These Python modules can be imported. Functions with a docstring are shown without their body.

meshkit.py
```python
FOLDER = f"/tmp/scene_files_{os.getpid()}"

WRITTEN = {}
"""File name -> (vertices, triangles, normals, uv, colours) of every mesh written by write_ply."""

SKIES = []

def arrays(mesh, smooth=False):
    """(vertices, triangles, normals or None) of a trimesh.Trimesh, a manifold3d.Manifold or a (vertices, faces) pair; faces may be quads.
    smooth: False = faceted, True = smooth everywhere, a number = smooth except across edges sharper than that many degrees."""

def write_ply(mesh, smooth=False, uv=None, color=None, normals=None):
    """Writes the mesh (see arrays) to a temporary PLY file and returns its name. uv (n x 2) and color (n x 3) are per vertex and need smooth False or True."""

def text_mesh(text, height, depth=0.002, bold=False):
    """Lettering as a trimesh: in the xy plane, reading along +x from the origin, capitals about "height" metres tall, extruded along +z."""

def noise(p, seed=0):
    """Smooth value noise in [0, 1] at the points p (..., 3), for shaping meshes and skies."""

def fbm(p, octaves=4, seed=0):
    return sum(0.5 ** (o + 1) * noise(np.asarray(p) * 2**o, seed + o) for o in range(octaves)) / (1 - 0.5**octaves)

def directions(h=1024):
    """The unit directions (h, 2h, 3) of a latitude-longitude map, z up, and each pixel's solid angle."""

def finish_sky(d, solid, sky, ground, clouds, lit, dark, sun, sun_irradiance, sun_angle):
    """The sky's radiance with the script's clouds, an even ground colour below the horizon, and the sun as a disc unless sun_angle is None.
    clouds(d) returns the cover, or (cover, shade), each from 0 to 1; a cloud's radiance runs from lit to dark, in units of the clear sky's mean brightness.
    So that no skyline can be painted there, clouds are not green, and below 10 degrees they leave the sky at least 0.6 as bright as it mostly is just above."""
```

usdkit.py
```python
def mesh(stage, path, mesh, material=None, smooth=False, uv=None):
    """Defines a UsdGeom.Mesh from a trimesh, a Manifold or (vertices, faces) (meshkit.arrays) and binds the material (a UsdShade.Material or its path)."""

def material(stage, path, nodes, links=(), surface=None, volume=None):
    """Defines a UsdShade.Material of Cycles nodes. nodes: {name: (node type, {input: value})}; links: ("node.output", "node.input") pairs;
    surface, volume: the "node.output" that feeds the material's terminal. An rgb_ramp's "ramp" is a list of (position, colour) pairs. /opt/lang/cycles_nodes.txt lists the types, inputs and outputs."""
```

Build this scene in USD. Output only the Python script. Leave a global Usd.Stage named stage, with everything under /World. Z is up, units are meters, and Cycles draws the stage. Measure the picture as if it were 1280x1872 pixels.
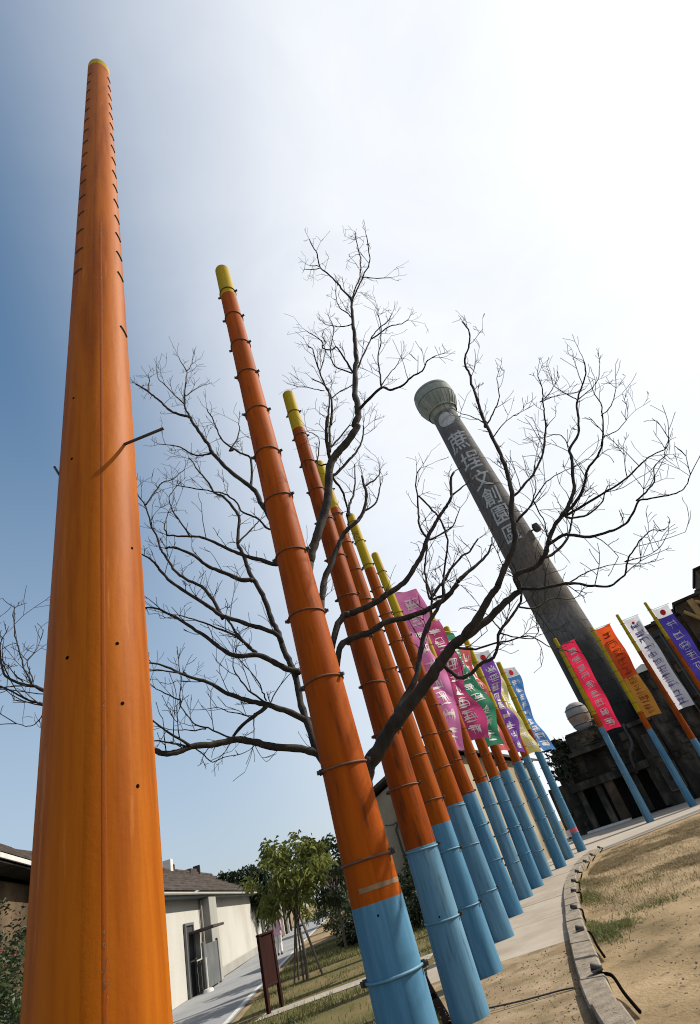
import math, random
import numpy as np, trimesh, manifold3d as m3
from shapely.geometry import Polygon, Point, LineString
from pxr import Usd, UsdGeom, UsdLux, UsdShade, Gf, Sdf, Vt
import usdkit, meshkit

stage = Usd.Stage.CreateInMemory()
UsdGeom.SetStageUpAxis(stage, UsdGeom.Tokens.z)
UsdGeom.SetStageMetersPerUnit(stage, 1.0)
UsdGeom.Xform.Define(stage, '/World')
rad, PI = math.radians, math.pi
rng = np.random.default_rng(7)

# ------------------------------------------------------------------ camera
PITCH, ROLL, EYE = rad(34.1), rad(18.68), 1.5
cam = UsdGeom.Camera.Define(stage, '/World/camera')
c_, s_ = math.cos(PITCH), math.sin(PITCH)
lr, lu, fw = np.array([1, 0, 0.]), np.array([0, -s_, c_]), np.array([0, c_, s_])
right = math.cos(ROLL) * lr - math.sin(ROLL) * lu
up = math.sin(ROLL) * lr + math.cos(ROLL) * lu
E_ = 0.0
M_ = Gf.Matrix4d(*right, 0, *up, 0, *(-fw), 0, 0, 0, EYE, 1)
cam.AddTransformOp().Set(M_)
cam.CreateHorizontalApertureAttr(36.0)
cam.CreateVerticalApertureAttr(36.0 * 1024 / 700)
cam.CreateFocalLengthAttr(36.0 * 970.6 / 1280)
cam.CreateClippingRangeAttr(Gf.Vec2f(0.05, 10000))
cam.CreateExposureAttr(0.6)

# ------------------------------------------------------------------ sky and sun
SUN_AZ, SUN_EL = rad(72), rad(40)
sd = np.array([math.cos(SUN_EL) * math.sin(SUN_AZ), math.cos(SUN_EL) * math.cos(SUN_AZ), math.sin(SUN_EL)])
skym = usdkit.material(stage, '/World/Looks/sky_air', {
    'sky': ('sky_texture', {'sky_type': 'single_scattering', 'sun_disc': False, 'sun_elevation': SUN_EL, 'sun_rotation': SUN_AZ, 'altitude': 20.0, 'air_density': 1.0, 'aerosol_density': 1.5, 'ozone_density': 1.2}),
    'tc': ('texture_coordinate', {}),
    'mp': ('mapping', {'scale': (1.6, 1.6, 3.2), 'rotation': (0.3, 0.2, 0.5)}),
    'n': ('noise_texture', {'scale': 1.4, 'detail': 8.0, 'roughness': 0.58, 'distortion': 0.6}),
    'sx': ('separate_xyz', {}),
    'dz': ('math', {'math_type': 'multiply_add', 'value2': -0.40}),
    'd1': ('math', {'math_type': 'multiply', 'value2': float(sd[0])}),
    'd2': ('math', {'math_type': 'multiply_add', 'value2': float(sd[1])}),
    'd3': ('math', {'math_type': 'multiply_add', 'value2': float(sd[2])}),
    'veil': ('map_range', {'from_min': -0.04, 'from_max': 0.46, 'to_min': 0.0, 'to_max': 1.0, 'clamp': True, 'range_type': 'smoothstep'}),
    'cl': ('map_range', {'from_min': 0.35, 'from_max': 0.75, 'to_min': 0.80, 'to_max': 1.0, 'clamp': True}),
    'mul': ('math', {'math_type': 'multiply'}),
    'mul2': ('math', {'math_type': 'multiply', 'value2': 0.9}),
    'hs': ('hsv', {'hue': 0.487, 'saturation': 1.2, 'value': 1.36}),
    'hz': ('map_range', {'from_min': 0.0, 'from_max': 0.95, 'to_min': 0.72, 'to_max': 0.0, 'clamp': True, 'range_type': 'smoothstep'}),
    'hmix': ('mix_color', {'blend_type': 'mix', 'b': (4.5, 5.2, 6.2)}),
    'mix': ('mix_color', {'blend_type': 'mix', 'b': (9.6, 9.7, 9.9)}),
    'bg': ('background_shader', {'strength': 0.075}),
}, [('tc.generated', 'mp.vector'), ('mp.vector', 'n.vector'), ('n.fac', 'cl.value'), ('tc.generated', 'sx.vector'), ('sx.x', 'd1.value1'), ('sx.y', 'd2.value1'), ('d1.value', 'd2.value3'), ('sx.z', 'd3.value1'), ('d2.value', 'd3.value3'), ('sx.z', 'dz.value1'), ('d3.value', 'dz.value3'), ('dz.value', 'veil.value'),
    ('cl.result', 'mul.value1'), ('veil.result', 'mul.value2'), ('mul.value', 'mul2.value1'), ('mul2.value', 'mix.fac'), ('sky.color', 'hs.color'), ('hs.color', 'hmix.a'), ('sx.z', 'hz.value'), ('hz.result', 'hmix.fac'), ('hmix.result', 'mix.a'), ('mix.result', 'bg.color')], surface='bg.background')
dome = UsdLux.DomeLight.Define(stage, '/World/sky')
dome.GetPrim().SetCustomDataByKey('label', 'hazy blue sky with bright white veil of cloud near the sun')
dome.GetPrim().SetCustomDataByKey('kind', 'structure')
UsdShade.MaterialBindingAPI.Apply(dome.GetPrim()).Bind(skym)
sun = UsdLux.DistantLight.Define(stage, '/World/sun')
sun.CreateNormalizeAttr(True)
sun.CreateIntensityAttr(1.25)
sun.CreateAngleAttr(0.6)
sun.CreateColorAttr(Gf.Vec3f(1.0, 0.93, 0.82))
sx_ = np.cross([0, 0, 1], sd); sx_ /= np.linalg.norm(sx_); sy_ = np.cross(sd, sx_)
sun.AddTransformOp().Set(Gf.Matrix4d(*sx_, 0, *sy_, 0, *sd, 0, 0, 0, 50, 1))

# ------------------------------------------------------------------ helpers
_names = {}
def numbered(parent, name):
    k = (parent, name); n = _names.get(k, 0); _names[k] = n + 1
    return name if n == 0 else '%s_%03d' % (name, n)
def key(p, label=None, cat=None, group=None, kind=None):
    for k, v in (('label', label), ('category', cat), ('group', group), ('kind', kind)):
        if v: p.SetCustomDataByKey(k, v)
class Node:
    def __init__(s, path, base): s.path, s.base = path, np.asarray(base, float)
def thing(name, label, cat, base=(0, 0, 0), group=None, kind=None, parent='/World'):
    path = parent + '/' + numbered(parent, name)
    x = UsdGeom.Xform.Define(stage, path); x.AddTranslateOp().Set(Gf.Vec3d(*map(float, base)))
    key(x.GetPrim(), label, cat, group, kind)
    return Node(path, base)
def put(name, mesh, mat, parent=None, smooth=35, label=None, cat=None, group=None, kind=None):
    """one Mesh prim; mesh in world coordinates"""
    if hasattr(mesh, 'to_mesh'):
        q = mesh.to_mesh(); mesh = (np.array(q.vert_properties[:, :3]), np.array(q.tri_verts))
    if hasattr(mesh, 'vertices'): mesh = (np.array(mesh.vertices), np.array(mesh.faces))
    v, f = np.asarray(mesh[0], float), np.asarray(mesh[1])
    pp = '/World' if parent is None else parent.path
    if parent is not None: v = v - parent.base
    path = pp + '/' + numbered(pp, name)
    p = usdkit.mesh(stage, path, (v, f), mat, smooth=smooth).GetPrim()
    key(p, label, cat, group, kind)
    return Node(path, (0, 0, 0) if parent is None else parent.base)
def cat(ms):
    vs, fs, n = [], [], 0
    for v, f in ms:
        f = np.asarray(f)
        if f.shape[1] == 4: f = np.vstack([f[:, [0, 1, 2]], f[:, [0, 2, 3]]])
        vs.append(np.asarray(v, float)); fs.append(f + n); n += len(v)
    return np.vstack(vs), np.vstack(fs)
BF = np.array([[0, 3, 2, 1], [4, 5, 6, 7], [0, 1, 5, 4], [1, 2, 6, 5], [2, 3, 7, 6], [3, 0, 4, 7]])
def box(c, s, az=0.0):
    """box with centre c and size s; az turns it clockwise seen from above (local +y towards azimuth az)"""
    x, y, z = np.asarray(s, float) / 2
    v = np.array([[-x, -y, -z], [x, -y, -z], [x, y, -z], [-x, y, -z], [-x, -y, z], [x, -y, z], [x, y, z], [-x, y, z]])
    ca, sa = math.cos(az), math.sin(az)
    R = np.array([[ca, sa, 0], [-sa, ca, 0], [0, 0, 1]])
    return v @ R.T + np.asarray(c, float), BF
def bbox(c, s, az=0.0, b=0.02):
    """chamfered box"""
    x, y, z = np.asarray(s, float) / 2; b = min(b, x * .4, y * .4, z * .4)
    pts = []
    for i in (-1, 1):
        for j in (-1, 1):
            for k in (-1, 1):
                pts += [[i * (x - b), j * (y - b), k * z], [i * (x - b), j * y, k * (z - b)], [i * x, j * (y - b), k * (z - b)]]
    h = trimesh.convex.convex_hull(np.array(pts)); v, f = np.array(h.vertices), np.array(h.faces)
    ca, sa = math.cos(az), math.sin(az)
    R = np.array([[ca, sa, 0], [-sa, ca, 0], [0, 0, 1]])
    return v @ R.T + np.asarray(c, float), f
def tube(P, r, n=8, cap=True):
    P = np.asarray(P, float); k = len(P); r = np.broadcast_to(np.asarray(r, float), (k,))
    T = np.gradient(P, axis=0); T /= np.maximum(np.linalg.norm(T, axis=1, keepdims=True), 1e-9)
    a = np.array([0, 0, 1.0]) if abs(T[0, 2]) < .9 else np.array([1.0, 0, 0])
    V = []; ang = np.arange(n) * 2 * PI / n
    for i in range(k):
        a = a - T[i] * (a @ T[i]); a /= np.linalg.norm(a); b = np.cross(T[i], a)
        V.append(P[i] + r[i] * (np.cos(ang)[:, None] * a + np.sin(ang)[:, None] * b))
    V = np.vstack(V); F = []
    j = np.arange(n); jn = (j + 1) % n
    for i in range(k - 1):
        F.append(np.stack([i * n + j, i * n + jn, (i + 1) * n + jn, (i + 1) * n + j], 1))
    F = np.vstack(F); F = np.vstack([F[:, [0, 1, 2]], F[:, [0, 2, 3]]])
    if cap:
        V = np.vstack([V, P[:1], P[-1:]])
        F = np.vstack([F, np.stack([jn, j, np.full(n, k * n)], 1), np.stack([(k - 1) * n + j, (k - 1) * n + jn, np.full(n, k * n + 1)], 1)])
    return V, F
def rod(a, b, r, n=10, r1=None): return tube([a, b], [r, r if r1 is None else r1], n)
def revolve(prof, n=32, base=(0, 0, 0), lean=(0, 0)):
    prof = np.asarray(prof, float); ang = np.arange(n) * 2 * PI / n; k = len(prof)
    V = np.zeros((k, n, 3)); V[..., 0] = prof[:, :1] * np.cos(ang) + prof[:, 1:] * lean[0]; V[..., 1] = prof[:, :1] * np.sin(ang) + prof[:, 1:] * lean[1]; V[..., 2] = prof[:, 1:]
    V = V.reshape(-1, 3) + np.asarray(base); j = np.arange(n); jn = (j + 1) % n
    F = np.vstack([np.stack([i * n + j, i * n + jn, (i + 1) * n + jn, (i + 1) * n + j], 1) for i in range(k - 1)])
    return V, np.vstack([F[:, [0, 1, 2]], F[:, [0, 2, 3]]])
def prism(poly, z0, z1):
    p = Polygon(poly) if not hasattr(poly, 'exterior') else poly
    m = trimesh.creation.extrude_polygon(p, z1 - z0, engine='earcut'); m.apply_translation([0, 0, z0])
    return np.array(m.vertices), np.array(m.faces)
def sheet(poly, z):
    p = Polygon(poly) if not hasattr(poly, 'exterior') else poly
    v, f = trimesh.creation.triangulate_polygon(p, engine='earcut')
    v = np.asarray(v); f = np.asarray(f)
    a = v[f]; cr = np.cross(a[:, 1] - a[:, 0], a[:, 2] - a[:, 0])
    f = np.where((cr < 0)[:, None], f[:, ::-1], f)
    return np.column_stack([v, np.full(len(v), z)]), f
def smooth_line(P, per=4):
    """Catmull-Rom through points (any width)"""
    P = np.asarray(P, float)
    if len(P) < 3: return np.array([P[0] + (P[-1] - P[0]) * t for t in np.linspace(0, 1, per + 1)])
    Q = np.vstack([2 * P[0] - P[1], P, 2 * P[-1] - P[-2]]); out = []
    for i in range(1, len(Q) - 2):
        for t in np.arange(per) / per:
            a, b, c, d = Q[i - 1:i + 3]
            out.append(.5 * (2 * b + (c - a) * t + (2 * a - 5 * b + 4 * c - d) * t * t + (3 * b - a - 3 * c + d) * t ** 3))
    return np.vstack(out + [P[-1]])
def dirv(az): return np.array([math.sin(az), math.cos(az), 0.0])

# ------------------------------------------------------------------ materials
def pbr(name, cols, scale=2.0, stretch=(1, 1, 1), rough=.6, bump=.0, bscale=40.0, ramp=(.3, .7), detail=6.0, metallic=0.0, spec=.5, extra=None, bdist=.02, trans=0.0, spots=None, sscale=9.0, srange=(.62, .68)):
    """principled whose colour runs through cols along a noise; optional spots of another colour; bump of a finer noise"""
    k = len(cols); st = [(ramp[0] + (ramp[1] - ramp[0]) * i / max(k - 1, 1), c) for i, c in enumerate(cols)]
    n = {'g': ('geometry', {}), 'mp': ('mapping', {'scale': stretch}), 'n': ('noise_texture', {'scale': scale, 'detail': detail, 'roughness': .6}),
         'r': ('rgb_ramp', {'ramp': st if k > 1 else [(0, cols[0]), (1, cols[0])]}), 'p': ('principled_bsdf', {'roughness': rough, 'metallic': metallic, 'specular_ior_level': spec})}
    l = [('g.position', 'mp.vector'), ('mp.vector', 'n.vector'), ('n.fac', 'r.fac')]
    src = 'r.color'
    if spots is not None:
        n['n2'] = ('noise_texture', {'scale': sscale, 'detail': 5.0, 'roughness': .6}); n['mr'] = ('map_range', {'from_min': srange[0], 'from_max': srange[1], 'clamp': True}); n['mx'] = ('mix_color', {'b': spots})
        l += [('mp.vector', 'n2.vector'), ('n2.fac', 'mr.value'), ('mr.result', 'mx.fac'), (src, 'mx.a')]; src = 'mx.result'
    l.append((src, 'p.base_color'))
    if bump:
        n['nb'] = ('noise_texture', {'scale': bscale, 'detail': 5.0, 'roughness': .65}); n['b'] = ('bump', {'strength': bump, 'distance': bdist})
        l += [('g.position', 'nb.vector'), ('nb.fac', 'b.height'), ('b.normal', 'p.normal')]
    out = 'p.BSDF'
    if trans:
        n['t'] = ('translucent_bsdf', {}); n['ms'] = ('mix_closure', {'fac': trans}); l += [(src, 't.color'), ('p.BSDF', 'ms.closure1'), ('t.BSDF', 'ms.closure2')]; out = 'ms.closure'
    return usdkit.material(stage, '/World/Looks/' + name, n, l, surface=out)

def paint(name, cols, rough=.6, spots=(.05, .025, .012), srange=(.66, .74)):
    return pbr(name, cols, scale=2.6, stretch=(3.0, 3.0, .30), rough=rough, bump=.12, bscale=30, bdist=.01, ramp=(.25, .75), spec=.06, spots=spots, sscale=7.0, srange=srange)

# materials of the setting
m_soil = pbr('sandy_soil', [(.10, .073, .036), (.18, .130, .070), (.245, .178, .10), (.31, .23, .14)], scale=.75, rough=.95, bump=.8, bscale=22, bdist=.03, spec=.15, spots=(.08, .058, .034), sscale=7, srange=(.58, .72))
m_path = pbr('path_concrete', [(.12, .085, .046), (.20, .147, .088), (.28, .215, .14)], scale=1.6, rough=.95, bump=.8, bscale=34, bdist=.014, spec=.15, spots=(.11, .085, .045), sscale=2.2, srange=(.52, .7))
m_path2 = pbr('path_concrete_clean', [(.20, .168, .13), (.265, .228, .182), (.31, .272, .225)], scale=.7, rough=.9, bump=.3, bscale=30, bdist=.01, spec=.2, spots=(.20, .165, .12), sscale=.8, srange=(.55, .75))
m_plaza = pbr('plaza_concrete', [(.23, .20, .165), (.30, .265, .22)], scale=.35, rough=.9, bump=.2, spec=.2)
m_kerb = pbr('kerb_concrete', [(.12, .098, .072), (.20, .168, .13), (.27, .235, .19)], scale=7, rough=.9, bump=1.0, bscale=55, bdist=.015, spec=.2, spots=(.07, .055, .04), sscale=14, srange=(.56, .68))
m_lawn = pbr('lawn_earth', [(.065, .06, .022), (.10, .085, .035), (.15, .105, .055)], scale=.7, rough=1, bump=.7, bscale=18, bdist=.03, spec=.1)
m_asphalt = pbr('asphalt', [(.16, .165, .17), (.23, .235, .24)], scale=.5, rough=.9, bump=.4, bscale=80, bdist=.008, spec=.25)
m_line = pbr('road_paint', [(.34, .34, .32), (.46, .46, .43)], scale=3, rough=.7)
m_strip = pbr('walkway_concrete', [(.20, .175, .14), (.29, .26, .22)], scale=2, rough=.9, bump=.3)
m_hole = pbr('hole_shade', [(.004, .003, .003), (.006, .005, .005)], rough=1, spec=0)
m_dark = pbr('black_rubber', [(.012, .012, .013), (.03, .028, .027)], scale=6, rough=.6, bump=.2)

# ------------------------------------------------------------------ ground, road, path
g = np.concatenate([-np.geomspace(3000, 12, 26), np.arange(-11, 12, .5), np.geomspace(12, 3000, 26)])
gx, gy = np.meshgrid(g, g + 14, indexing='ij')
d_ = np.hypot(gx, gy - 14)
gz = -.012 + .03 * (meshkit.fbm(np.stack([gx * .6, gy * .6, gx * 0], -1), 3, 4) - .8) * np.clip((25 - d_) / 12, 0, 1)
n_ = len(g); ii = np.arange(n_ * n_).reshape(n_, n_)
put('ground', (np.stack([gx, gy, gz], -1).reshape(-1, 3), np.stack([ii[:-1, :-1], ii[1:, :-1], ii[1:, 1:], ii[:-1, 1:]], -1).reshape(-1, 4)[:, [0, 1, 2, 3]]), m_soil, smooth=True,
    label='pale sandy ground with stony patches around the poles', kind='structure')

ROAD_R = np.array([(-3.2, 0.0), (-4.6, 8), (-5.8, 14.4), (-6.65, 18.6), (-7.65, 24.1), (-8.7, 29.8), (-11.6, 45.8), (-14.5, 62), (-20, 90)])
ROAD_L = np.array([(-7.2, 0.0), (-8.8, 8), (-10.0, 16), (-11.0, 22), (-11.65, 28), (-12.5, 33), (-15.0, 45), (-18.4, 62), (-25, 90)])
put('road', sheet(np.vstack([ROAD_R, ROAD_L[::-1]]), .004), m_asphalt, smooth=False, label='grey asphalt street running past the white house', kind='structure')
off = np.array([-.13, -.03])
put('road_line', sheet(np.vstack([ROAD_R + off * .5, (ROAD_R + off * 1.5)[::-1]]), .008), m_line, smooth=False, label='white painted line along the right edge of the street', kind='structure')

KERB_L = np.array([(.45, 3.2), (.56, 5.2), (.62, 6.69), (.79, 8.43), (1.05, 10.4), (1.34, 12.48), (1.98, 16.56), (2.7, 20.41), (3.97, 25.3), (5.1, 28.66)])
KERB_R = np.array([(.70, 3.2), (.79, 5.2), (.86, 6.5), (1.06, 8.27), (1.32, 10.2), (1.62, 12.4), (2.28, 16.5), (3.0, 20.3), (4.3, 25.1), (5.45, 28.4)])
PATH_E = np.array([(.0, 2.0), (-.28, 5.0), (-.79, 8.5), (-1.33, 12.3), (-1.12, 13.4), (-.75, 15.5), (-.3, 18.5), (.25, 21.5), (.9, 24.5), (2.2, 28.66)])
kl, kr = smooth_line(KERB_L, 8), smooth_line(KERB_R, 8)
pe = smooth_line(PATH_E, 8)
def at_y(line, y): return np.array([np.interp(y, line[:, 1], line[:, 0]), y])
# lawn to the left of the path
lawn_poly = Polygon(np.vstack([pe[pe[:, 1] > 2.2] + [-.06, 0], [(2.0, 31), (-4, 31)], [(-8.3, 29), (-7.4, 24), (-6.45, 18.6), (-5.6, 14.4), (-4.4, 8), (-3.4, 2.2)]])).buffer(0)
put('lawn_soil', sheet(lawn_poly, .002), m_lawn, smooth=False, label='brownish earth of the lawn between the street and the poles', kind='structure')
put('walkway', sheet([(-4.9, 13.35), (-1.35, 13.9), (-1.3, 14.6), (-4.9, 14.05)], .012), m_strip, smooth=False, label='narrow pale concrete strip crossing the lawn', kind='structure')
# concrete path of slabs
path = thing('path', 'concrete path of slabs between the row of poles and the kerb', None, kind='structure')
for y0, y1 in zip([2.2, 5.1, 8.08, 11.0, 14.1, 17.2, 20.3, 23.4, 26.2], [5.08, 8.05, 10.985, 14.08, 17.18, 20.28, 23.38, 26.18, 28.66]):
    k = np.linspace(y0, y1, 5)
    L = np.array([at_y(pe, y) for y in k]); R = np.array([at_y(kl, y) - [.015, 0] for y in k])
    L[:, 1] += .10; R[:, 1] -= .16
    put('slab', prism(np.vstack([L, R[::-1]]), -.05, .022 + rng.uniform(-.004, .004)), m_path if y0 < 10 else m_path2, path, smooth=20)
ed = smooth_line([(-.10, 3.4), (-.32, 5.0), (-.60, 6.8), (-.84, 8.54), (-1.12, 10.4), (-1.40, 12.4), (-1.58, 13.6)], 4)
put('path_edging', sheet(np.vstack([ed - [.055, 0], (ed + [.035, 0])[::-1]]), .026), m_hole, label='dark edging between the lawn and the concrete path', kind='structure')
# plaza in front of the old works
put('plaza', sheet([(1.2, 28.7), (5.55, 28.5), (12.8, 33.2), (30, 40), (34, 47), (12, 54), (8, 75), (0, 75), (2.0, 33)], .006), m_plaza, smooth=False, label='pale concrete yard in front of the dark works building', kind='structure')
put('gutter', sheet([(5.3, 29.4), (5.9, 29.0), (12.9, 33.9), (26, 39.2), (26, 40.2), (12.3, 34.9)], .010), pbr('gutter_asphalt', [(.07, .06, .055), (.12, .10, .09)], scale=2, rough=.9), smooth=False, label='dark gutter strip curving across the pale yard', kind='structure')
# kerb
kerb = thing('kerb', 'row of worn concrete kerbstones along the right side of the path', 'kerb', (.7, 6, 0))
s_len = np.r_[0, np.cumsum(np.linalg.norm(np.diff(kl, axis=0), axis=1))]
cuts = np.arange(0, s_len[-1], 1.02) + .46
for a, b in zip(cuts[:-1], cuts[1:]):
    k = np.linspace(a + .012, b - .012, 4)
    L = np.column_stack([np.interp(k, s_len, kl[:, 0]), np.interp(k, s_len, kl[:, 1])]); R = np.column_stack([np.interp(k, s_len, kr[:, 0]), np.interp(k, s_len, kr[:, 1])])
    o = rng.normal(0, .008, 2); zt = .13 + rng.uniform(-.012, .012)
    P = Polygon(np.vstack([L + o, (R + o)[::-1]])); v1, f1 = prism(P, -.08, zt - .02)
    ring, top = np.array(P.exterior.coords[:-1]), np.array(P.buffer(-.018, join_style=2).exterior.coords[:-1])
    hv = trimesh.convex.convex_hull(np.vstack([np.column_stack([ring, np.full(len(ring), -.08)]), np.column_stack([ring, np.full(len(ring), zt - .022)]), np.column_stack([top, np.full(len(top), zt)])]))
    put('kerbstone', hv, m_kerb, kerb, smooth=25)

# ------------------------------------------------------------------ tall tapered poles
m_or1 = pbr('orange_paint_bright', [(.14, .031, .0014), (.215, .054, .0018), (.275, .076, .0025), (.205, .049, .0016)], scale=2.4, stretch=(3.2, 3.2, .25), spec=.07, rough=.55, bump=.16, bscale=26, bdist=.008, spots=(.36, .13, .03), sscale=7.0, srange=(.64, .80))
m_or2 = paint('orange_paint', [(.15, .027, .0012), (.235, .047, .0016), (.30, .065, .002)], spots=(.07, .022, .008), srange=(.58, .74))
m_or3 = paint('orange_paint_faded', [(.15, .027, .0014), (.23, .048, .002), (.29, .068, .004)], spots=(.09, .03, .010), srange=(.55, .72))
m_or4 = paint('orange_paint_rusty', [(.13, .022, .0012), (.20, .036, .0016), (.27, .055, .002)], spots=(.06, .02, .008), srange=(.52, .7))
m_bl2 = paint('blue_paint_faded', [(.045, .115, .18), (.075, .17, .25), (.13, .23, .31)], spots=(.045, .08, .11), srange=(.55, .74))
m_bl = paint('blue_paint', [(.030, .095, .165), (.055, .15, .24), (.10, .21, .30)], spots=(.04, .085, .125), srange=(.6, .75))
m_ye = paint('yellow_paint', [(.24, .165, .006), (.34, .25, .010)], spots=(.2, .13, .02))
m_ri = pbr('rusty_steel', [(.055, .022, .012), (.12, .045, .02)], scale=14, rough=.75, bump=.3, bscale=60, bdist=.004)
m_rb = pbr('painted_steel_blue', [(.05, .14, .20), (.09, .20, .28)], scale=14, rough=.6)
m_st = pbr('dark_steel', [(.02, .018, .016), (.045, .04, .036)], scale=20, rough=.5, metallic=.3)
m_scuff = pbr('bare_weathered_band', [(.13, .07, .03), (.20, .13, .065)], scale=12, rough=.8)
def pr(z): return .2245 - .0094 * z
def pole(x, y, zt, zb, yl, label, lean=(0, 0), orange=None, rings=True, group='tall painted poles', seed=0, rk=1.0):
    r_ = random.Random(seed + 11); rr = lambda z: pr(z) * rk
    t = thing('painted_pole', label, 'pole', (x, y, 0), group)
    ln = (lean[0] / zt, lean[1] / zt)
    def sec(name, z0, z1, mat, cap=False):
        zs = np.linspace(z0, z1, max(2, int((z1 - z0) / .5) + 1))
        prof = [(rr(z), z) for z in zs]
        if cap: prof += [(rr(z1) * .97, z1 + .015), (rr(z1) * .75, z1 + .05), (.001, z1 + .07)]
        put(name, revolve(prof, 48, (x, y, 0), ln), mat, t, smooth=40)
    sec('blue_section', -.05, zb, (m_bl, m_bl2)[seed % 2]); sec('orange_section', zb, zt - yl, orange or (m_or2, m_or4, m_or3)[seed % 3]); sec('yellow_tip', zt - yl, zt, m_ye, True)
    if rings:
        z = .95 + r_.uniform(-.2, .2)
        while z < zt - .1:
            c = np.array([x + ln[0] * z, y + ln[1] * z]); a = np.arange(33) * 2 * PI / 32; R = rr(z) + .006
            tl = r_.uniform(-.025, .025); ph = r_.uniform(0, 6)
            P = np.column_stack([c[0] + R * np.cos(a), c[1] + R * np.sin(a), z + tl * np.cos(a + ph)])
            rg = put('ring', tube(P, .0105, 6, False), m_rb if z < zb else m_ri, t, smooth=True)
            b0 = r_.uniform(0, 6.28)
            for q in (PI + .15 + r_.uniform(-.3, .3), -.1 + r_.uniform(-.3, .3)):
                e = np.array([math.cos(q), math.sin(q)]); p0 = np.array([*(c + e * (R - .02)), z]); p1 = np.array([*(c + e * (R + .045)), z])
                put('bolt', cat([rod(p0, p1, .009, 6), rod(p1 - [*(e * .02), 0], p1, .019, 6), box(p0 + (p1 - p0) * .45, (.03, .012, .05), q)]), m_st, rg, smooth=False)
            z += .77 + r_.uniform(-.05, .05)
    return t, ln

def holes(t, spots, r, mat, rad_of):
    for az, z in spots:
        e = dirv(az); c = np.array([t.base[0], t.base[1], z]) + e * (rad_of(z) - .006)
        put('hole', rod(c, c + e * .0075, r, 12), mat, t)
# the nearest pole
D1 = 2.385
x1, y1 = D1 * math.sin(rad(-31.1)), D1 * math.cos(rad(-31.1))
p1, _ = pole(x1, y1, 10.55, .95, .17, 'nearest and thickest bright orange pole at the left, with slots near its top', orange=m_or1, rings=False)
face = rad(-31.1 + 180)   # azimuth of the side turned to the camera
rr1 = pr
def arc(az, half, z, dz=0.0, rt=.010, R=None):
    a = np.linspace(az - half, az + half, 9); R = (pr(z) + .002) if R is None else R
    return tube(np.column_stack([x1 + R * np.sin(a), y1 + R * np.cos(a), z + dz * np.linspace(-1, 1, 9)]), rt, 6)
for z in [4.86] + list(np.arange(5.55, 10.3, .30)):
    put('slot', arc(face - rad(58), rad(12), z + .0, .016, .009), m_st, p1)
    if z > 5.4: put('slot', arc(face + rad(52), rad(13), z - .05, .006, .006), m_st, p1)
b1 = np.array([-1.051, 1.990, 3.75]); e1 = np.array([.998, -.062, .019])
put('step_rod', rod(b1 - e1 * .06, b1 + e1 * .235, .0085, 10), m_st, p1)
put('step_rod', rod(np.array([x1, y1, 3.58]) + dirv(face + rad(84)) * .17, np.array([x1, y1, 3.66]) + dirv(face + rad(80)) * .215, .006, 8), m_st, p1)
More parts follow.
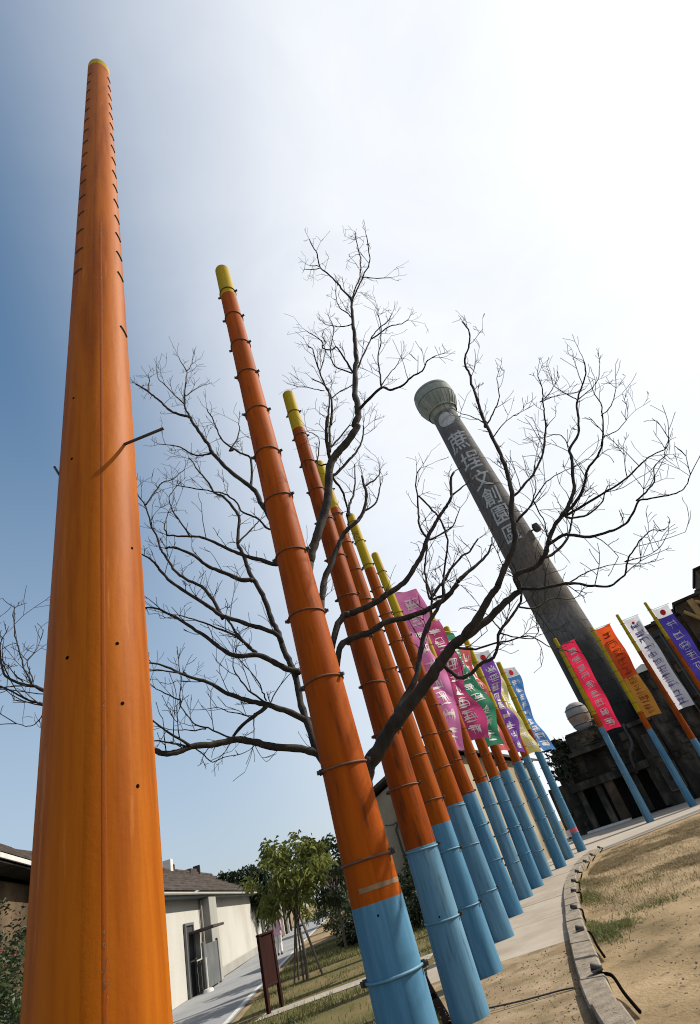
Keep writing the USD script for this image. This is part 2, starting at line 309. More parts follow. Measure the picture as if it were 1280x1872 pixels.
m_flake = usdkit.material(stage, '/World/Looks/flaking_seam_paint', {
    'g': ('geometry', {}), 'mp': ('mapping', {'scale': (1, 1, .22)}), 'n': ('noise_texture', {'scale': 150.0, 'detail': 4.0, 'roughness': .6}), 'ng': ('noise_texture', {'scale': 3.0, 'detail': 2.0}),
    'ad': ('math', {'math_type': 'multiply_add', 'value2': .55}), 'r': ('rgb_ramp', {'ramp': [(0, (.205, .047, .0018)), (.87, (.215, .05, .002)), (.89, (.10, .03, .006)), (.95, (.14, .07, .035)), (1, (.26, .19, .13))]}),
    'b': ('bump', {'strength': .25, 'distance': .002}), 'p': ('principled_bsdf', {'roughness': .55, 'specular_ior_level': .12})},
    [('g.position', 'mp.vector'), ('mp.vector', 'n.vector'), ('g.position', 'ng.vector'), ('ng.fac', 'ad.value1'), ('n.fac', 'ad.value3'), ('ad.value', 'r.fac'), ('r.color', 'p.base_color'), ('n.fac', 'b.height'), ('b.normal', 'p.normal')], surface='p.BSDF')
zs = np.linspace(1.0, 6.2, 40); aw = np.linspace(face - rad(7), face - rad(2), 6)
vs = np.array([[x1 + (pr(z) + (.0007 if 0 < k < 5 else -.0002)) * math.sin(q), y1 + (pr(z) + (.0007 if 0 < k < 5 else -.0002)) * math.cos(q), z] for z in zs for k, q in enumerate(aw)])
iv = np.arange(40 * 6).reshape(40, 6)
put('weld_seam', (vs, np.stack([iv[:-1, :-1], iv[:-1, 1:], iv[1:, 1:], iv[1:, :-1]], -1).reshape(-1, 4)), m_flake, p1, smooth=True)
holes(p1, [(face - rad(47), 3.06), (face - rad(38), 2.0), (face + rad(34), 2.52), (face + rad(44), 4.1), (face + rad(41), 3.62), (face - rad(20), 2.55), (face - rad(24), 2.3)], .0068, m_hole, pr)
# the rest of the row
ROW = [(-.79, 5.19, 10.85, 1.38, .86, (0, 0), 'second pole from the left, orange over blue with a scuffed band above the blue'),
       (-.53, 8.17, 10.55, 1.71, 1.15, (.06, 0), 'third pole from the left, with the thick tree limb crossing in front of it'),
       (-.24, 10.33, 10.18, 1.98, 1.5, (-.12, 0), 'fourth pole from the left in the long row'),
       (.17, 13.22, 10.3, 2.37, 1.9, (-.2, 0), 'fifth pole from the left in the long row'),
       (.64, 16.22, 10.45, 2.69, 2.5, (-.3, 0), 'pole carrying the big magenta banner'),
       (1.24, 19.31, 10.0, 3.1, 2.9, (-.1, 0), 'pole carrying the dark pink banner'),
       (1.84, 21.53, 10.0, 3.33, 3.2, (0, 0), 'pole carrying the green banner'),
       (2.51, 24.04, 9.9, 3.63, 3.4, (0, 0), 'pole carrying the red banner in the long left row'),
       (3.43, 26.44, 9.9, 4.0, 3.6, (0, 0), 'pole carrying the purple banner'),
       (4.46, 30.42, 9.9, 4.48, 3.8, (0, 0), 'pole carrying the yellow banner'),
       (5.57, 33.03, 9.95, 4.89, 4.0, (0, 0), 'last pole of the left row, carrying the bright blue banner'),
       (10.95, 38.84, 11.75, 5.53, 5.4, (0, 0), 'pole in front of the chimney carrying the red banner'),
       (14.27, 40.59, 12.15, 4.69, 6.3, (0, 0), 'pole carrying the red and orange banner right of the chimney'),
       (16.75, 41.3, 12.6, 3.4, 3.0, (0, 0), 'pole carrying the white banner'),
       (19.3, 41.7, 12.9, 2.9, 3.0, (0, 0), 'rightmost pole, carrying the navy blue banner')]
POLES = []
for i, (x, y, zt, zb, yl, ln, lab) in enumerate(ROW):
    POLES.append(pole(x, y, zt, zb, yl, lab, ln, seed=i, rk=1.0 if i < 8 else 1.05))
p2 = POLES[0][0]
a = np.linspace(0, 2 * PI, 49); Rz = pr(1.475)
aa_ = np.linspace(rad(92), rad(205), 15); zb0 = 1.46 + .0015 * np.sin(aa_ * 9); zb1 = 1.494 + .002 * np.sin(aa_ * 7 + 1)
rb = (pr(1.475) + .0025); vb = np.vstack([np.column_stack([p2.base[0] + rb * np.sin(aa_), p2.base[1] + rb * np.cos(aa_), z_]) for z_ in (zb0, zb1)]); ib = np.arange(14)
put('scuffed_band', (vb, np.stack([ib, ib + 1, ib + 16, ib + 15], 1)), m_scuff, p2)
holes(p2, [(rad(176), 1.30)], .008, m_hole, pr); holes(POLES[1][0], [(rad(181), .98)], .010, m_hole, pr)

# limbs of the bare tree: x, y, z, radius in metres
LIMBS = [
 [[-0.83,6.25,0.02,0.0691],[-0.82,6.25,0.86,0.0818],[-0.79,6.25,1.67,0.094],[-0.81,6.25,2.33,0.1031]],
 [[-0.81,6.25,2.33,0.0876],[-0.71,6.22,2.49,0.0852],[-0.51,6.19,2.63,0.0814],[-0.26,6.14,2.81,0.0762],[0.03,6.09,2.98,0.0696],[0.23,6.04,3.11,0.0649],[0.41,5.98,3.24,0.0602],[0.59,5.93,3.36,0.0555],[0.78,5.87,3.42,0.0504],[0.99,5.79,3.53,0.0445],[1.18,5.71,3.66,0.0391],[1.31,5.65,3.74,0.035]],
 [[1.31,5.65,3.74,0.035],[1.52,5.63,3.95,0.0332],[1.65,5.62,4.09,0.0319],[1.79,5.61,4.32,0.0305],[1.89,5.61,4.59,0.029],[1.96,5.6,4.78,0.0279],[2.04,5.61,5.09,0.0264],[2.07,5.62,5.37,0.025],[2.09,5.65,5.71,0.0234],[2.1,5.66,5.96,0.0222],[2.14,5.68,6.33,0.0203],[2.21,5.68,6.69,0.0183],[2.28,5.68,6.97,0.0167],[2.33,5.68,7.26,0.0152],[2.51,5.63,7.53,0.0128],[2.61,5.61,7.76,0.0113],[2.62,5.62,8.04,0.0099]],
 [[0.65,5.91,3.37,0.0467],[0.94,6.02,3.49,0.0435],[1.23,6.12,3.63,0.0401],[1.46,6.18,3.75,0.0371],[1.66,6.23,3.82,0.0345]],
 [[1.66,6.23,3.82,0.0345],[1.69,6.26,4.02,0.0338],[1.91,6.24,4.03,0.0316],[2.11,6.21,4.13,0.0298],[2.23,6.2,4.26,0.0287],[2.37,6.19,4.42,0.0273],[2.55,6.16,4.56,0.0256],[2.72,6.13,4.7,0.0239],[2.88,6.1,4.9,0.0222],[3.04,6.09,5.26,0.02],[3.12,6.08,5.45,0.0189],[3.3,6.03,5.6,0.017],[3.42,6.0,5.79,0.0154],[3.56,5.97,6.1,0.0134],[3.72,5.91,6.3,0.0115],[3.85,5.87,6.46,0.0101],[3.93,5.85,6.65,0.0088]],
 [[2.55,6.16,4.56,0.0229],[2.72,6.01,4.59,0.0201],[2.86,5.87,4.67,0.0178],[2.98,5.73,4.84,0.0153],[3.14,5.56,4.91,0.0127],[3.22,5.46,5.03,0.011],[3.29,5.32,5.23,0.0087],[3.33,5.25,5.36,0.0074],[3.32,5.19,5.51,0.006]],
 [[3.56,5.97,6.1,0.0087],[3.8,5.92,6.18,0.0072],[3.96,5.89,6.29,0.0062],[4.08,5.87,6.48,0.0052]],
 [[3.3,5.31,5.25,0.0075],[3.48,5.3,5.34,0.0061],[3.67,5.3,5.58,0.0045]],
 [[3.22,5.45,5.04,0.0075],[3.32,5.26,4.94,0.0055],[3.38,5.12,4.94,0.0042]],
 [[3.56,5.97,6.1,0.0087],[3.45,5.94,6.26,0.0074],[3.36,5.9,6.44,0.006],[3.37,5.85,6.51,0.0054]],
 [[3.12,6.08,5.45,0.0086],[3.17,6.18,5.72,0.0075],[3.16,6.29,5.9,0.0067],[3.08,6.44,6.01,0.0057]],
 [[2.55,6.16,4.56,0.0196],[2.7,5.98,4.51,0.0172],[2.89,5.73,4.45,0.0142],[3.02,5.53,4.41,0.012],[3.16,5.31,4.39,0.0097],[3.25,5.13,4.39,0.008],[3.32,4.99,4.34,0.0067],[3.37,4.88,4.29,0.0057],[3.4,4.78,4.33,0.0049]],
 [[2.62,6.07,4.54,0.016],[2.61,6.12,4.49,0.0153],[2.89,6.18,4.47,0.0119],[3.12,6.22,4.57,0.0094],[3.28,6.25,4.74,0.0075],[3.36,6.27,4.82,0.0065]],
 [[2.23,6.2,4.26,0.0225],[2.39,6.05,4.25,0.0203],[2.46,5.97,4.2,0.0192],[2.57,5.82,4.03,0.0167],[2.74,5.6,3.93,0.0139],[2.84,5.47,3.9,0.0124],[2.91,5.36,3.94,0.0113],[2.98,5.24,4.0,0.01],[3.06,5.09,3.91,0.0084],[3.15,4.91,3.79,0.0065],[3.21,4.78,3.78,0.0053],[3.25,4.67,3.8,0.0045]],
 [[2.98,5.25,4.0,0.0104],[3.13,5.25,4.06,0.009],[3.28,5.26,4.15,0.0077],[3.41,5.29,4.33,0.0063],[3.57,5.29,4.42,0.0049],[3.65,5.3,4.52,0.004]],
 [[2.12,6.21,4.12,0.0191],[2.3,6.26,4.16,0.0172],[2.51,6.31,4.28,0.0151],[2.67,6.36,4.44,0.0132],[2.83,6.43,4.66,0.0111],[2.97,6.52,4.95,0.0087]],
 [[1.67,6.23,3.84,0.022],[1.88,6.06,3.71,0.0189],[2.1,5.88,3.59,0.0159],[2.23,5.74,3.43,0.0134],[2.32,5.64,3.33,0.0119],[2.42,5.53,3.32,0.0105],[2.5,5.45,3.35,0.0096],[2.56,5.36,3.43,0.0086],[2.65,5.25,3.49,0.0074],[2.74,5.14,3.54,0.0062],[2.8,5.06,3.54,0.0054],[2.84,5.0,3.49,0.0047]],
 [[2.57,5.35,3.44,0.0075],[2.56,5.38,3.44,0.0073],[2.78,5.46,3.45,0.0052],[2.93,5.5,3.48,0.004]],
 [[2.1,5.87,3.59,0.0086],[2.35,5.92,3.67,0.0072],[2.64,5.96,3.68,0.0055],[2.84,6.0,3.64,0.0042]],
 [[1.95,5.61,4.75,0.0159],[2.14,5.6,4.87,0.0148],[2.39,5.59,5.02,0.0132],[2.58,5.59,5.26,0.012],[2.71,5.59,5.5,0.0109],[2.81,5.61,5.74,0.01],[2.9,5.62,5.99,0.009],[3.01,5.62,6.19,0.0081],[3.11,5.63,6.48,0.007]],
 [[2.91,5.62,6.01,0.0085],[3.09,5.65,6.13,0.0067],[3.25,5.66,6.25,0.0052]],
 [[2.93,5.61,6.01,0.0085],[3.0,5.48,5.93,0.0069],[3.08,5.3,5.75,0.0048]],
 [[2.11,5.67,6.0,0.0125],[2.11,5.68,5.97,0.0122],[2.3,5.69,6.14,0.0103],[2.49,5.7,6.36,0.0084],[2.6,5.73,6.6,0.0069],[2.67,5.76,6.83,0.0056]],
 [[2.09,5.64,5.71,0.0087],[2.21,5.44,5.7,0.0068],[2.32,5.23,5.63,0.0048]],
 [[2.12,5.66,5.99,0.0089],[2.06,5.79,6.29,0.0073],[1.98,5.92,6.53,0.0058]],
 [[1.82,5.61,4.4,0.0123],[1.99,5.41,4.44,0.01],[2.06,5.31,4.46,0.0089],[2.2,5.12,4.5,0.0068],[2.31,4.97,4.46,0.0053],[2.39,4.84,4.4,0.004]],
 [[1.86,5.56,4.41,0.0092],[2.12,5.67,4.6,0.0077],[2.33,5.78,4.89,0.0062],[2.44,5.88,5.16,0.005]],
 [[2.03,5.35,4.44,0.0089],[2.1,5.57,4.26,0.0064],[2.11,5.74,4.12,0.0045]],
 [[-0.81,6.25,2.33,0.0618],[-0.9,6.26,2.52,0.0623],[-0.94,6.32,3.01,0.0638],[-0.91,6.42,3.9,0.0655],[-0.86,6.49,4.7,0.066],[-0.79,6.55,5.32,0.0658]],
 [[-0.79,6.55,5.33,0.0658],[-0.71,6.58,5.53,0.0658],[-0.56,6.62,5.77,0.0655],[-0.43,6.65,6.01,0.0652],[-0.3,6.68,6.27,0.0648],[-0.22,6.7,6.51,0.0645],[-0.12,6.72,6.9,0.0639],[-0.01,6.74,7.15,0.0634],[0.14,6.76,7.3,0.0626],[0.37,6.77,7.48,0.0613],[0.56,6.78,7.71,0.0602],[0.56,6.78,7.73,0.0602]],
 [[0.55,6.78,7.73,0.0602],[0.69,6.8,8.06,0.0569],[0.77,6.83,8.46,0.0535],[0.92,6.86,9.05,0.0482],[1.06,6.88,9.5,0.0439],[1.23,6.9,10.16,0.038],[1.33,6.92,10.7,0.0333],[1.46,6.94,11.3,0.0281],[1.47,6.95,11.43,0.027]],
 [[1.47,6.95,11.43,0.0216],[1.32,6.9,11.92,0.0192],[1.26,6.87,12.23,0.0178],[1.11,6.83,12.71,0.0155],[1.15,6.77,13.07,0.0138],[1.14,6.7,13.66,0.0113]],
 [[1.48,6.94,11.38,0.0162],[1.76,6.94,11.95,0.0148],[1.95,6.93,12.38,0.0139],[2.05,6.93,12.75,0.0132],[2.25,6.94,13.72,0.0115]],
 [[1.48,6.93,11.28,0.0161],[1.76,6.81,11.61,0.0146],[1.89,6.75,11.77,0.0138],[2.07,6.66,11.93,0.0129],[2.2,6.57,12.33,0.0117],[2.29,6.5,12.75,0.0107]],
 [[1.85,6.77,11.73,0.0107],[2.09,6.79,11.56,0.0094],[2.4,6.81,11.44,0.0079]],
 [[1.11,6.83,12.69,0.0111],[0.94,6.96,13.08,0.0086]],
 [[1.1,6.83,12.67,0.0111],[0.8,6.97,13.03,0.0086]],
 [[0.69,6.8,8.06,0.0283],[0.94,6.68,8.16,0.0249],[1.2,6.56,8.2,0.0216],[1.3,6.49,8.0,0.0196],[1.48,6.4,7.9,0.0172],[1.66,6.29,7.9,0.0148],[1.82,6.19,7.84,0.0126],[1.96,6.08,7.93,0.0105],[2.12,5.97,7.88,0.0083]],
 [[1.21,6.56,8.2,0.0161],[1.32,6.62,8.72,0.0143],[1.47,6.65,9.17,0.0125],[1.67,6.68,9.69,0.0104],[1.81,6.73,10.47,0.0076]],
 [[1.21,6.56,8.22,0.0115],[1.48,6.62,8.52,0.0092],[1.71,6.66,8.79,0.0071]],
 [[0.91,6.86,9.05,0.0198],[1.17,6.92,9.5,0.017],[1.41,6.97,9.88,0.0144],[1.55,6.99,10.1,0.013],[1.79,7.0,10.29,0.0108],[1.93,7.0,10.36,0.0096],[2.11,7.01,10.55,0.0079]],
 [[1.51,6.97,9.98,0.0155],[1.81,6.97,10.12,0.0127],[2.01,6.96,10.15,0.0109],[2.19,6.96,10.12,0.0091],[2.35,6.95,10.17,0.0077]],
 [[0.89,6.86,9.1,0.0198],[0.83,6.78,9.54,0.0165],[0.77,6.74,9.82,0.0145],[0.66,6.73,9.79,0.0134],[0.52,6.7,9.87,0.012],[0.53,6.67,10.04,0.0107],[0.33,6.61,10.39,0.0076]],
 [[0.87,6.86,9.11,0.0149],[0.63,6.95,9.67,0.013],[0.68,6.99,10.11,0.0117],[0.88,7.01,10.61,0.01],[0.91,7.06,11.25,0.0082]],
 [[1.33,6.92,10.7,0.0132],[1.21,7.02,11.23,0.0114],[1.21,7.08,11.66,0.0101],[1.28,7.13,12.14,0.0085]],
 [[1.29,6.92,10.56,0.0131],[1.08,7.03,10.73,0.0114],[0.92,7.11,10.95,0.01],[0.76,7.2,11.28,0.0083]],
 [[-0.04,6.74,7.1,0.0313],[-0.01,6.63,7.37,0.0282],[0.11,6.49,7.73,0.024],[0.17,6.44,7.84,0.0225]],
 [[-0.0,6.67,7.26,0.0269],[0.16,6.87,7.95,0.0222],[0.25,6.97,8.33,0.0195]],
 [[0.09,6.5,7.68,0.018],[0.26,6.56,8.54,0.0127],[0.12,6.6,9.02,0.0097]],
 [[0.18,6.88,8.0,0.0214],[0.36,6.94,8.75,0.0181],[0.34,6.97,9.04,0.0169],[0.31,7.01,9.6,0.0147],[0.35,7.06,10.27,0.012],[0.28,7.08,10.56,0.0107]],
 [[0.26,6.56,8.57,0.0094],[0.03,6.68,8.88,0.0083],[-0.16,6.77,9.12,0.0074]],
 [[0.36,6.94,8.75,0.0123],[0.62,7.03,8.97,0.01],[0.88,7.1,9.08,0.0076]],
 [[0.31,7.01,9.6,0.0129],[0.5,7.12,10.08,0.0102],[0.59,7.19,10.5,0.0081]],
 [[0.04,6.71,7.4,0.0181],[0.35,6.88,7.75,0.0132],[0.57,6.99,8.01,0.0096]],
 [[-0.15,6.72,6.79,0.0263],[-0.1,6.74,6.81,0.0257],[0.03,6.79,6.91,0.024],[0.27,6.88,7.14,0.0206],[0.46,6.95,7.36,0.0178],[0.62,7.01,7.62,0.015],[0.72,7.08,7.96,0.0121]],
 [[-0.09,6.75,6.82,0.022],[-0.01,6.86,6.6,0.0188],[-0.03,6.98,6.37,0.0156],[-0.07,7.07,6.19,0.013],[-0.11,7.15,6.05,0.0109]],
 [[-0.04,6.74,7.1,0.0134],[-0.25,6.81,7.25,0.0119],[-0.12,6.96,7.91,0.009],[-0.26,7.03,8.23,0.0073]],
 [[-0.91,6.42,3.9,0.0529],[-0.86,6.66,4.44,0.0534],[-0.79,6.83,4.83,0.0534]],
 [[-0.79,6.83,4.83,0.0496],[-0.69,6.92,5.15,0.0465],[-0.54,6.99,5.4,0.0434],[-0.4,7.06,5.67,0.0402],[-0.22,7.13,5.95,0.0362],[-0.02,7.19,6.09,0.0328],[0.12,7.22,6.21,0.0303],[0.24,7.26,6.4,0.0276],[0.32,7.29,6.61,0.0249],[0.36,7.33,6.88,0.0219],[0.4,7.37,7.13,0.019]],
 [[0.37,7.34,6.88,0.0187],[0.63,7.51,7.08,0.013],[0.75,7.61,7.29,0.0098]],
 [[0.24,7.26,6.4,0.018],[0.24,7.28,6.36,0.0174],[0.46,7.37,6.52,0.0147],[0.62,7.46,6.84,0.0118],[0.7,7.53,7.1,0.0096]],
 [[-0.06,7.04,6.26,0.0219],[-0.04,7.06,6.22,0.0212],[0.07,7.15,6.51,0.0186],[0.21,7.27,6.86,0.0152],[0.35,7.43,7.47,0.0098]],
 [[-0.9,6.39,3.61,0.0413],[-0.62,6.58,4.32,0.0433],[-0.44,6.64,4.43,0.0433]],
 [[-0.44,6.64,4.43,0.0433],[-0.18,6.65,4.45,0.0416],[0.04,6.65,4.5,0.0401]],
 [[0.04,6.65,4.51,0.0402],[0.3,6.7,4.59,0.0373],[0.53,6.73,4.73,0.0347],[0.72,6.76,4.9,0.0324],[0.92,6.78,5.13,0.0297],[1.08,6.8,5.35,0.0273],[1.23,6.81,5.49,0.0253],[1.43,6.81,5.65,0.0226],[1.55,6.81,5.8,0.0207],[1.64,6.83,6.09,0.0182],[1.74,6.83,6.21,0.0167]],
 [[1.55,6.81,5.8,0.0163],[1.82,6.89,5.96,0.0108],[1.94,6.92,6.04,0.0083]],
 [[0.93,6.78,5.17,0.0176],[0.93,6.87,5.51,0.0159],[1.03,6.97,5.93,0.0137],[1.12,7.05,6.32,0.0116],[1.26,7.1,6.6,0.0098],[1.34,7.12,6.7,0.009]],
 [[1.1,7.01,6.13,0.015],[1.2,7.02,5.89,0.0148],[1.29,7.04,5.62,0.0145],[1.27,7.06,5.4,0.0143],[1.23,7.1,5.19,0.0141],[1.08,7.15,4.94,0.0139],[0.96,7.21,4.68,0.0136],[0.91,7.24,4.49,0.0135]],
 [[0.97,6.79,5.2,0.0157],[1.02,6.8,5.19,0.0149],[1.26,6.87,5.28,0.0116],[1.4,6.9,5.36,0.0098],[1.61,6.97,5.64,0.0061]],
 [[0.91,7.24,4.49,0.0173],[0.72,7.32,4.56,0.0163],[0.78,7.42,4.96,0.015],[0.83,7.47,5.18,0.0143],[0.99,7.53,5.49,0.0129]],
 [[-0.93,6.36,3.39,0.04],[-0.9,6.37,3.4,0.04],[-0.68,6.44,3.95,0.04],[-0.52,6.47,4.03,0.0395],[-0.27,6.51,4.06,0.0385],[-0.01,6.54,4.13,0.0374],[0.29,6.56,4.1,0.0355],[0.55,6.56,4.12,0.0341],[0.82,6.56,4.18,0.0326],[1.04,6.54,4.3,0.0315]],
 [[1.05,6.54,4.32,0.028],[1.17,6.59,4.4,0.0253],[1.28,6.64,4.46,0.0227],[1.58,6.74,4.63,0.0159],[1.76,6.8,4.82,0.0112]],
 [[0.73,7.32,4.56,0.0235],[0.98,7.37,4.75,0.0209],[1.22,7.41,4.95,0.0182],[1.45,7.43,5.09,0.0159],[1.57,7.44,5.14,0.0146],[1.76,7.45,5.29,0.0125]],
 [[-0.16,6.13,2.87,0.0392],[-0.2,6.14,2.91,0.0386],[-0.03,6.22,3.07,0.0362],[0.14,6.28,3.25,0.0338],[0.27,6.35,3.5,0.031],[0.43,6.42,3.78,0.0275],[0.65,6.48,4.0,0.0238],[0.79,6.52,4.17,0.021],[0.89,6.57,4.43,0.0178]],
 [[0.43,6.43,3.78,0.0164],[0.57,6.53,4.04,0.0146],[0.66,6.61,4.29,0.0129],[0.66,6.71,4.59,0.0111]],
 [[0.65,5.91,3.37,0.0146],[0.66,5.93,3.32,0.0141],[0.84,5.98,3.25,0.0124],[1.06,6.02,3.26,0.0108],[1.26,6.05,3.24,0.0092],[1.47,6.08,3.21,0.0076],[1.63,6.13,3.06,0.0056]],
 [[0.43,5.98,3.26,0.0233],[0.49,6.01,3.12,0.0217],[0.58,6.03,3.03,0.0206],[0.73,6.05,3.05,0.0196],[0.87,6.07,3.11,0.0188],[1.0,6.08,3.13,0.018],[1.1,6.09,3.21,0.0174],[1.2,6.12,3.39,0.0165],[1.39,6.12,3.51,0.0153],[1.55,6.13,3.62,0.0143],[1.63,6.14,3.74,0.0136],[1.65,6.18,3.95,0.0127]],
 [[1.21,6.11,3.41,0.0089],[1.2,6.32,3.66,0.0064],[1.17,6.43,3.79,0.0049]],
 [[1.21,6.12,3.39,0.0089],[1.18,6.15,3.38,0.0085],[1.36,6.27,3.55,0.0065],[1.48,6.36,3.72,0.0048]],
 [[1.2,6.12,3.37,0.0089],[1.31,5.97,3.23,0.0068],[1.42,5.84,3.12,0.0051],[1.5,5.74,3.14,0.004]],
 [[1.54,6.13,3.6,0.0121],[1.74,6.21,3.56,0.01],[1.96,6.29,3.62,0.0081],[2.18,6.38,3.57,0.0058],[2.31,6.42,3.59,0.0046]],
 [[-0.81,6.25,2.33,0.0515],[-0.93,6.31,2.45,0.0501],[-1.15,6.41,2.67,0.0475],[-1.24,6.48,2.85,0.0459]],
 [[-1.24,6.48,2.85,0.043],[-1.29,6.57,3.23,0.0424],[-1.31,6.63,3.5,0.0419],[-1.35,6.71,3.89,0.041],[-1.42,6.77,4.21,0.0399],[-1.5,6.81,4.53,0.0387],[-1.57,6.87,4.88,0.0373],[-1.62,6.9,5.17,0.0361],[-1.7,6.94,5.48,0.0347],[-1.77,6.98,5.83,0.033]],
 [[-1.77,6.98,5.83,0.033],[-1.84,7.02,6.2,0.0304],[-1.88,7.04,6.41,0.0289],[-1.81,7.13,6.91,0.0255],[-1.84,7.15,7.14,0.0239],[-1.99,7.16,7.48,0.0208],[-2.16,7.15,7.68,0.0183],[-2.27,7.16,7.99,0.0158],[-2.41,7.17,8.35,0.0126],[-2.54,7.16,8.68,0.0098]],
 [[-1.86,7.04,6.39,0.0173],[-1.61,7.26,6.75,0.0114],[-1.53,7.33,6.89,0.0092]],
 [[-1.36,6.72,3.95,0.0409],[-1.29,6.72,3.94,0.0401],[-1.44,6.64,4.03,0.0374],[-1.57,6.56,4.13,0.0351],[-1.73,6.46,4.24,0.0321],[-1.93,6.34,4.24,0.0283],[-2.08,6.23,4.35,0.0253],[-2.22,6.12,4.51,0.0221],[-2.39,5.97,4.68,0.0183],[-2.56,5.81,4.85,0.0143],[-2.7,5.69,4.92,0.0115],[-2.81,5.59,4.93,0.0093]],
 [[-1.46,6.8,4.42,0.0325],[-1.53,6.76,4.54,0.0316],[-1.76,6.66,4.68,0.0294],[-1.97,6.56,4.81,0.0273],[-2.18,6.45,4.96,0.0252],[-2.27,6.39,5.08,0.0241],[-2.48,6.26,5.32,0.0216],[-2.65,6.14,5.52,0.0195],[-2.77,6.05,5.72,0.0178]],
 [[-2.77,6.05,5.73,0.0178],[-2.79,5.92,5.79,0.0139],[-2.86,5.72,5.83,0.0081],[-2.87,5.67,5.83,0.0068]],
 [[-2.12,6.47,4.92,0.0251],[-2.37,6.59,5.51,0.0229],[-2.64,6.61,5.78,0.021],[-2.82,6.64,6.05,0.0196]],
 [[-2.82,6.64,6.05,0.0196],[-2.96,6.67,6.4,0.0176],[-3.03,6.68,6.59,0.0166],[-3.15,6.72,7.03,0.0143],[-3.26,6.78,7.56,0.0116],[-3.44,6.79,8.03,0.0089]],
 [[-3.26,6.79,7.57,0.0152],[-3.07,6.98,8.14,0.0117],[-2.87,7.12,8.29,0.0095],[-2.68,7.25,8.52,0.0073]],
 [[-1.73,6.46,4.25,0.0237],[-1.92,6.56,4.58,0.0188],[-2.1,6.65,4.91,0.0139],[-2.25,6.72,5.22,0.0094]],
 [[-1.78,6.48,4.34,0.0171],[-1.98,6.25,4.54,0.0135],[-2.24,5.96,4.68,0.0094],[-2.43,5.73,4.75,0.0063]],
 [[-1.3,6.58,3.28,0.0401],[-1.29,6.58,3.25,0.0396],[-1.48,6.47,3.4,0.0357],[-1.68,6.36,3.52,0.0319],[-1.88,6.24,3.61,0.028],[-2.05,6.13,3.73,0.0243],[-2.24,5.99,3.91,0.0199],[-2.45,5.83,4.02,0.0154],[-2.64,5.66,4.15,0.011],[-2.76,5.56,4.18,0.0085]],
 [[-2.46,5.81,4.04,0.0118],[-2.44,5.81,4.02,0.0114],[-2.62,5.61,4.07,0.0078],[-2.73,5.47,4.05,0.0055]],
 [[-1.68,6.36,3.52,0.0276],[-1.92,6.39,3.43,0.0229],[-2.18,6.42,3.32,0.0177]],
 [[-1.24,6.48,2.85,0.043],[-1.26,6.47,2.86,0.0428],[-1.41,6.39,2.94,0.0416],[-1.71,6.22,3.04,0.0389],[-1.88,6.12,3.12,0.0373],[-2.05,6.0,3.17,0.0355],[-2.22,5.88,3.15,0.0333],[-2.4,5.74,3.17,0.031],[-2.53,5.63,3.13,0.0291],[-2.62,5.55,3.13,0.0278],[-2.71,5.46,3.18,0.0268]],
 [[-2.71,5.46,3.18,0.0243],[-3.11,5.06,3.56,0.0209],[-3.43,4.67,3.86,0.0178]],
 [[-3.01,5.17,3.45,0.0189],[-3.27,4.94,3.58,0.017],[-3.48,4.74,3.75,0.0154]],
 [[-2.44,5.71,3.16,0.0154],[-2.42,5.7,3.17,0.015],[-2.53,5.49,3.31,0.011],[-2.62,5.29,3.43,0.0074]],
 [[-2.47,5.68,3.15,0.0127],[-2.47,5.66,3.18,0.0122],[-2.57,5.5,3.22,0.0095],[-2.66,5.37,3.24,0.0073]],
 [[-2.18,6.42,3.32,0.0118],[-2.22,6.42,3.32,0.0115],[-2.48,6.43,3.51,0.0098],[-2.66,6.44,3.66,0.0085],[-2.77,6.46,3.83,0.0075],[-2.83,6.49,4.0,0.0067],[-2.82,6.6,4.33,0.005]],
 [[-2.5,6.43,3.51,0.009],[-2.64,6.22,3.51,0.0066],[-2.77,5.99,3.51,0.0041]],
 [[-2.83,6.49,4.0,0.0094],[-3.1,6.51,4.23,0.0064],[-3.23,6.52,4.36,0.0049]],
 [[-1.72,6.33,3.56,0.0123],[-1.93,6.38,3.83,0.0099],[-2.04,6.43,4.06,0.0082],[-2.06,6.48,4.25,0.0069],[-2.0,6.57,4.48,0.0052]],
 [[-1.7,6.34,3.57,0.0092],[-1.77,6.44,3.84,0.0078],[-1.98,6.57,4.25,0.0051]],
 [[-1.68,6.36,3.52,0.0092],[-1.67,6.39,3.56,0.0089],[-1.56,6.57,3.78,0.0069],[-1.42,6.73,3.94,0.0051]],
 [[-1.73,6.37,3.51,0.0092],[-1.87,6.38,3.48,0.0079],[-2.08,6.39,3.57,0.0064],[-2.32,6.39,3.71,0.0046]],
 [[-1.85,6.38,3.46,0.0091],[-1.88,6.39,3.48,0.0087],[-1.93,6.47,3.36,0.0065],[-1.98,6.55,3.24,0.0045]],
 [[-2.4,5.74,3.16,0.0077],[-2.33,5.83,3.07,0.0068],[-2.26,5.9,2.98,0.0059],[-2.17,5.98,3.01,0.0051],[-2.05,6.09,3.02,0.0041]],
 [[-0.92,6.38,3.61,0.0445],[-1.02,6.38,3.65,0.044],[-1.06,6.52,4.96,0.0444],[-1.17,6.61,6.2,0.0434],[-1.28,6.63,6.67,0.0426]],
 [[-1.28,6.63,6.67,0.0384],[-1.36,6.65,6.98,0.037],[-1.48,6.66,7.2,0.0357],[-1.7,6.67,7.57,0.0333],[-1.87,6.68,7.97,0.0311],[-1.93,6.68,8.15,0.0301],[-2.08,6.69,8.61,0.0278],[-2.21,6.7,9.08,0.0255],[-2.25,6.7,9.18,0.0249],[-2.47,6.66,9.33,0.0227],[-2.63,6.63,9.5,0.0211],[-2.78,6.61,9.81,0.0191],[-2.96,6.57,10.11,0.0169],[-3.17,6.52,10.4,0.0145]],
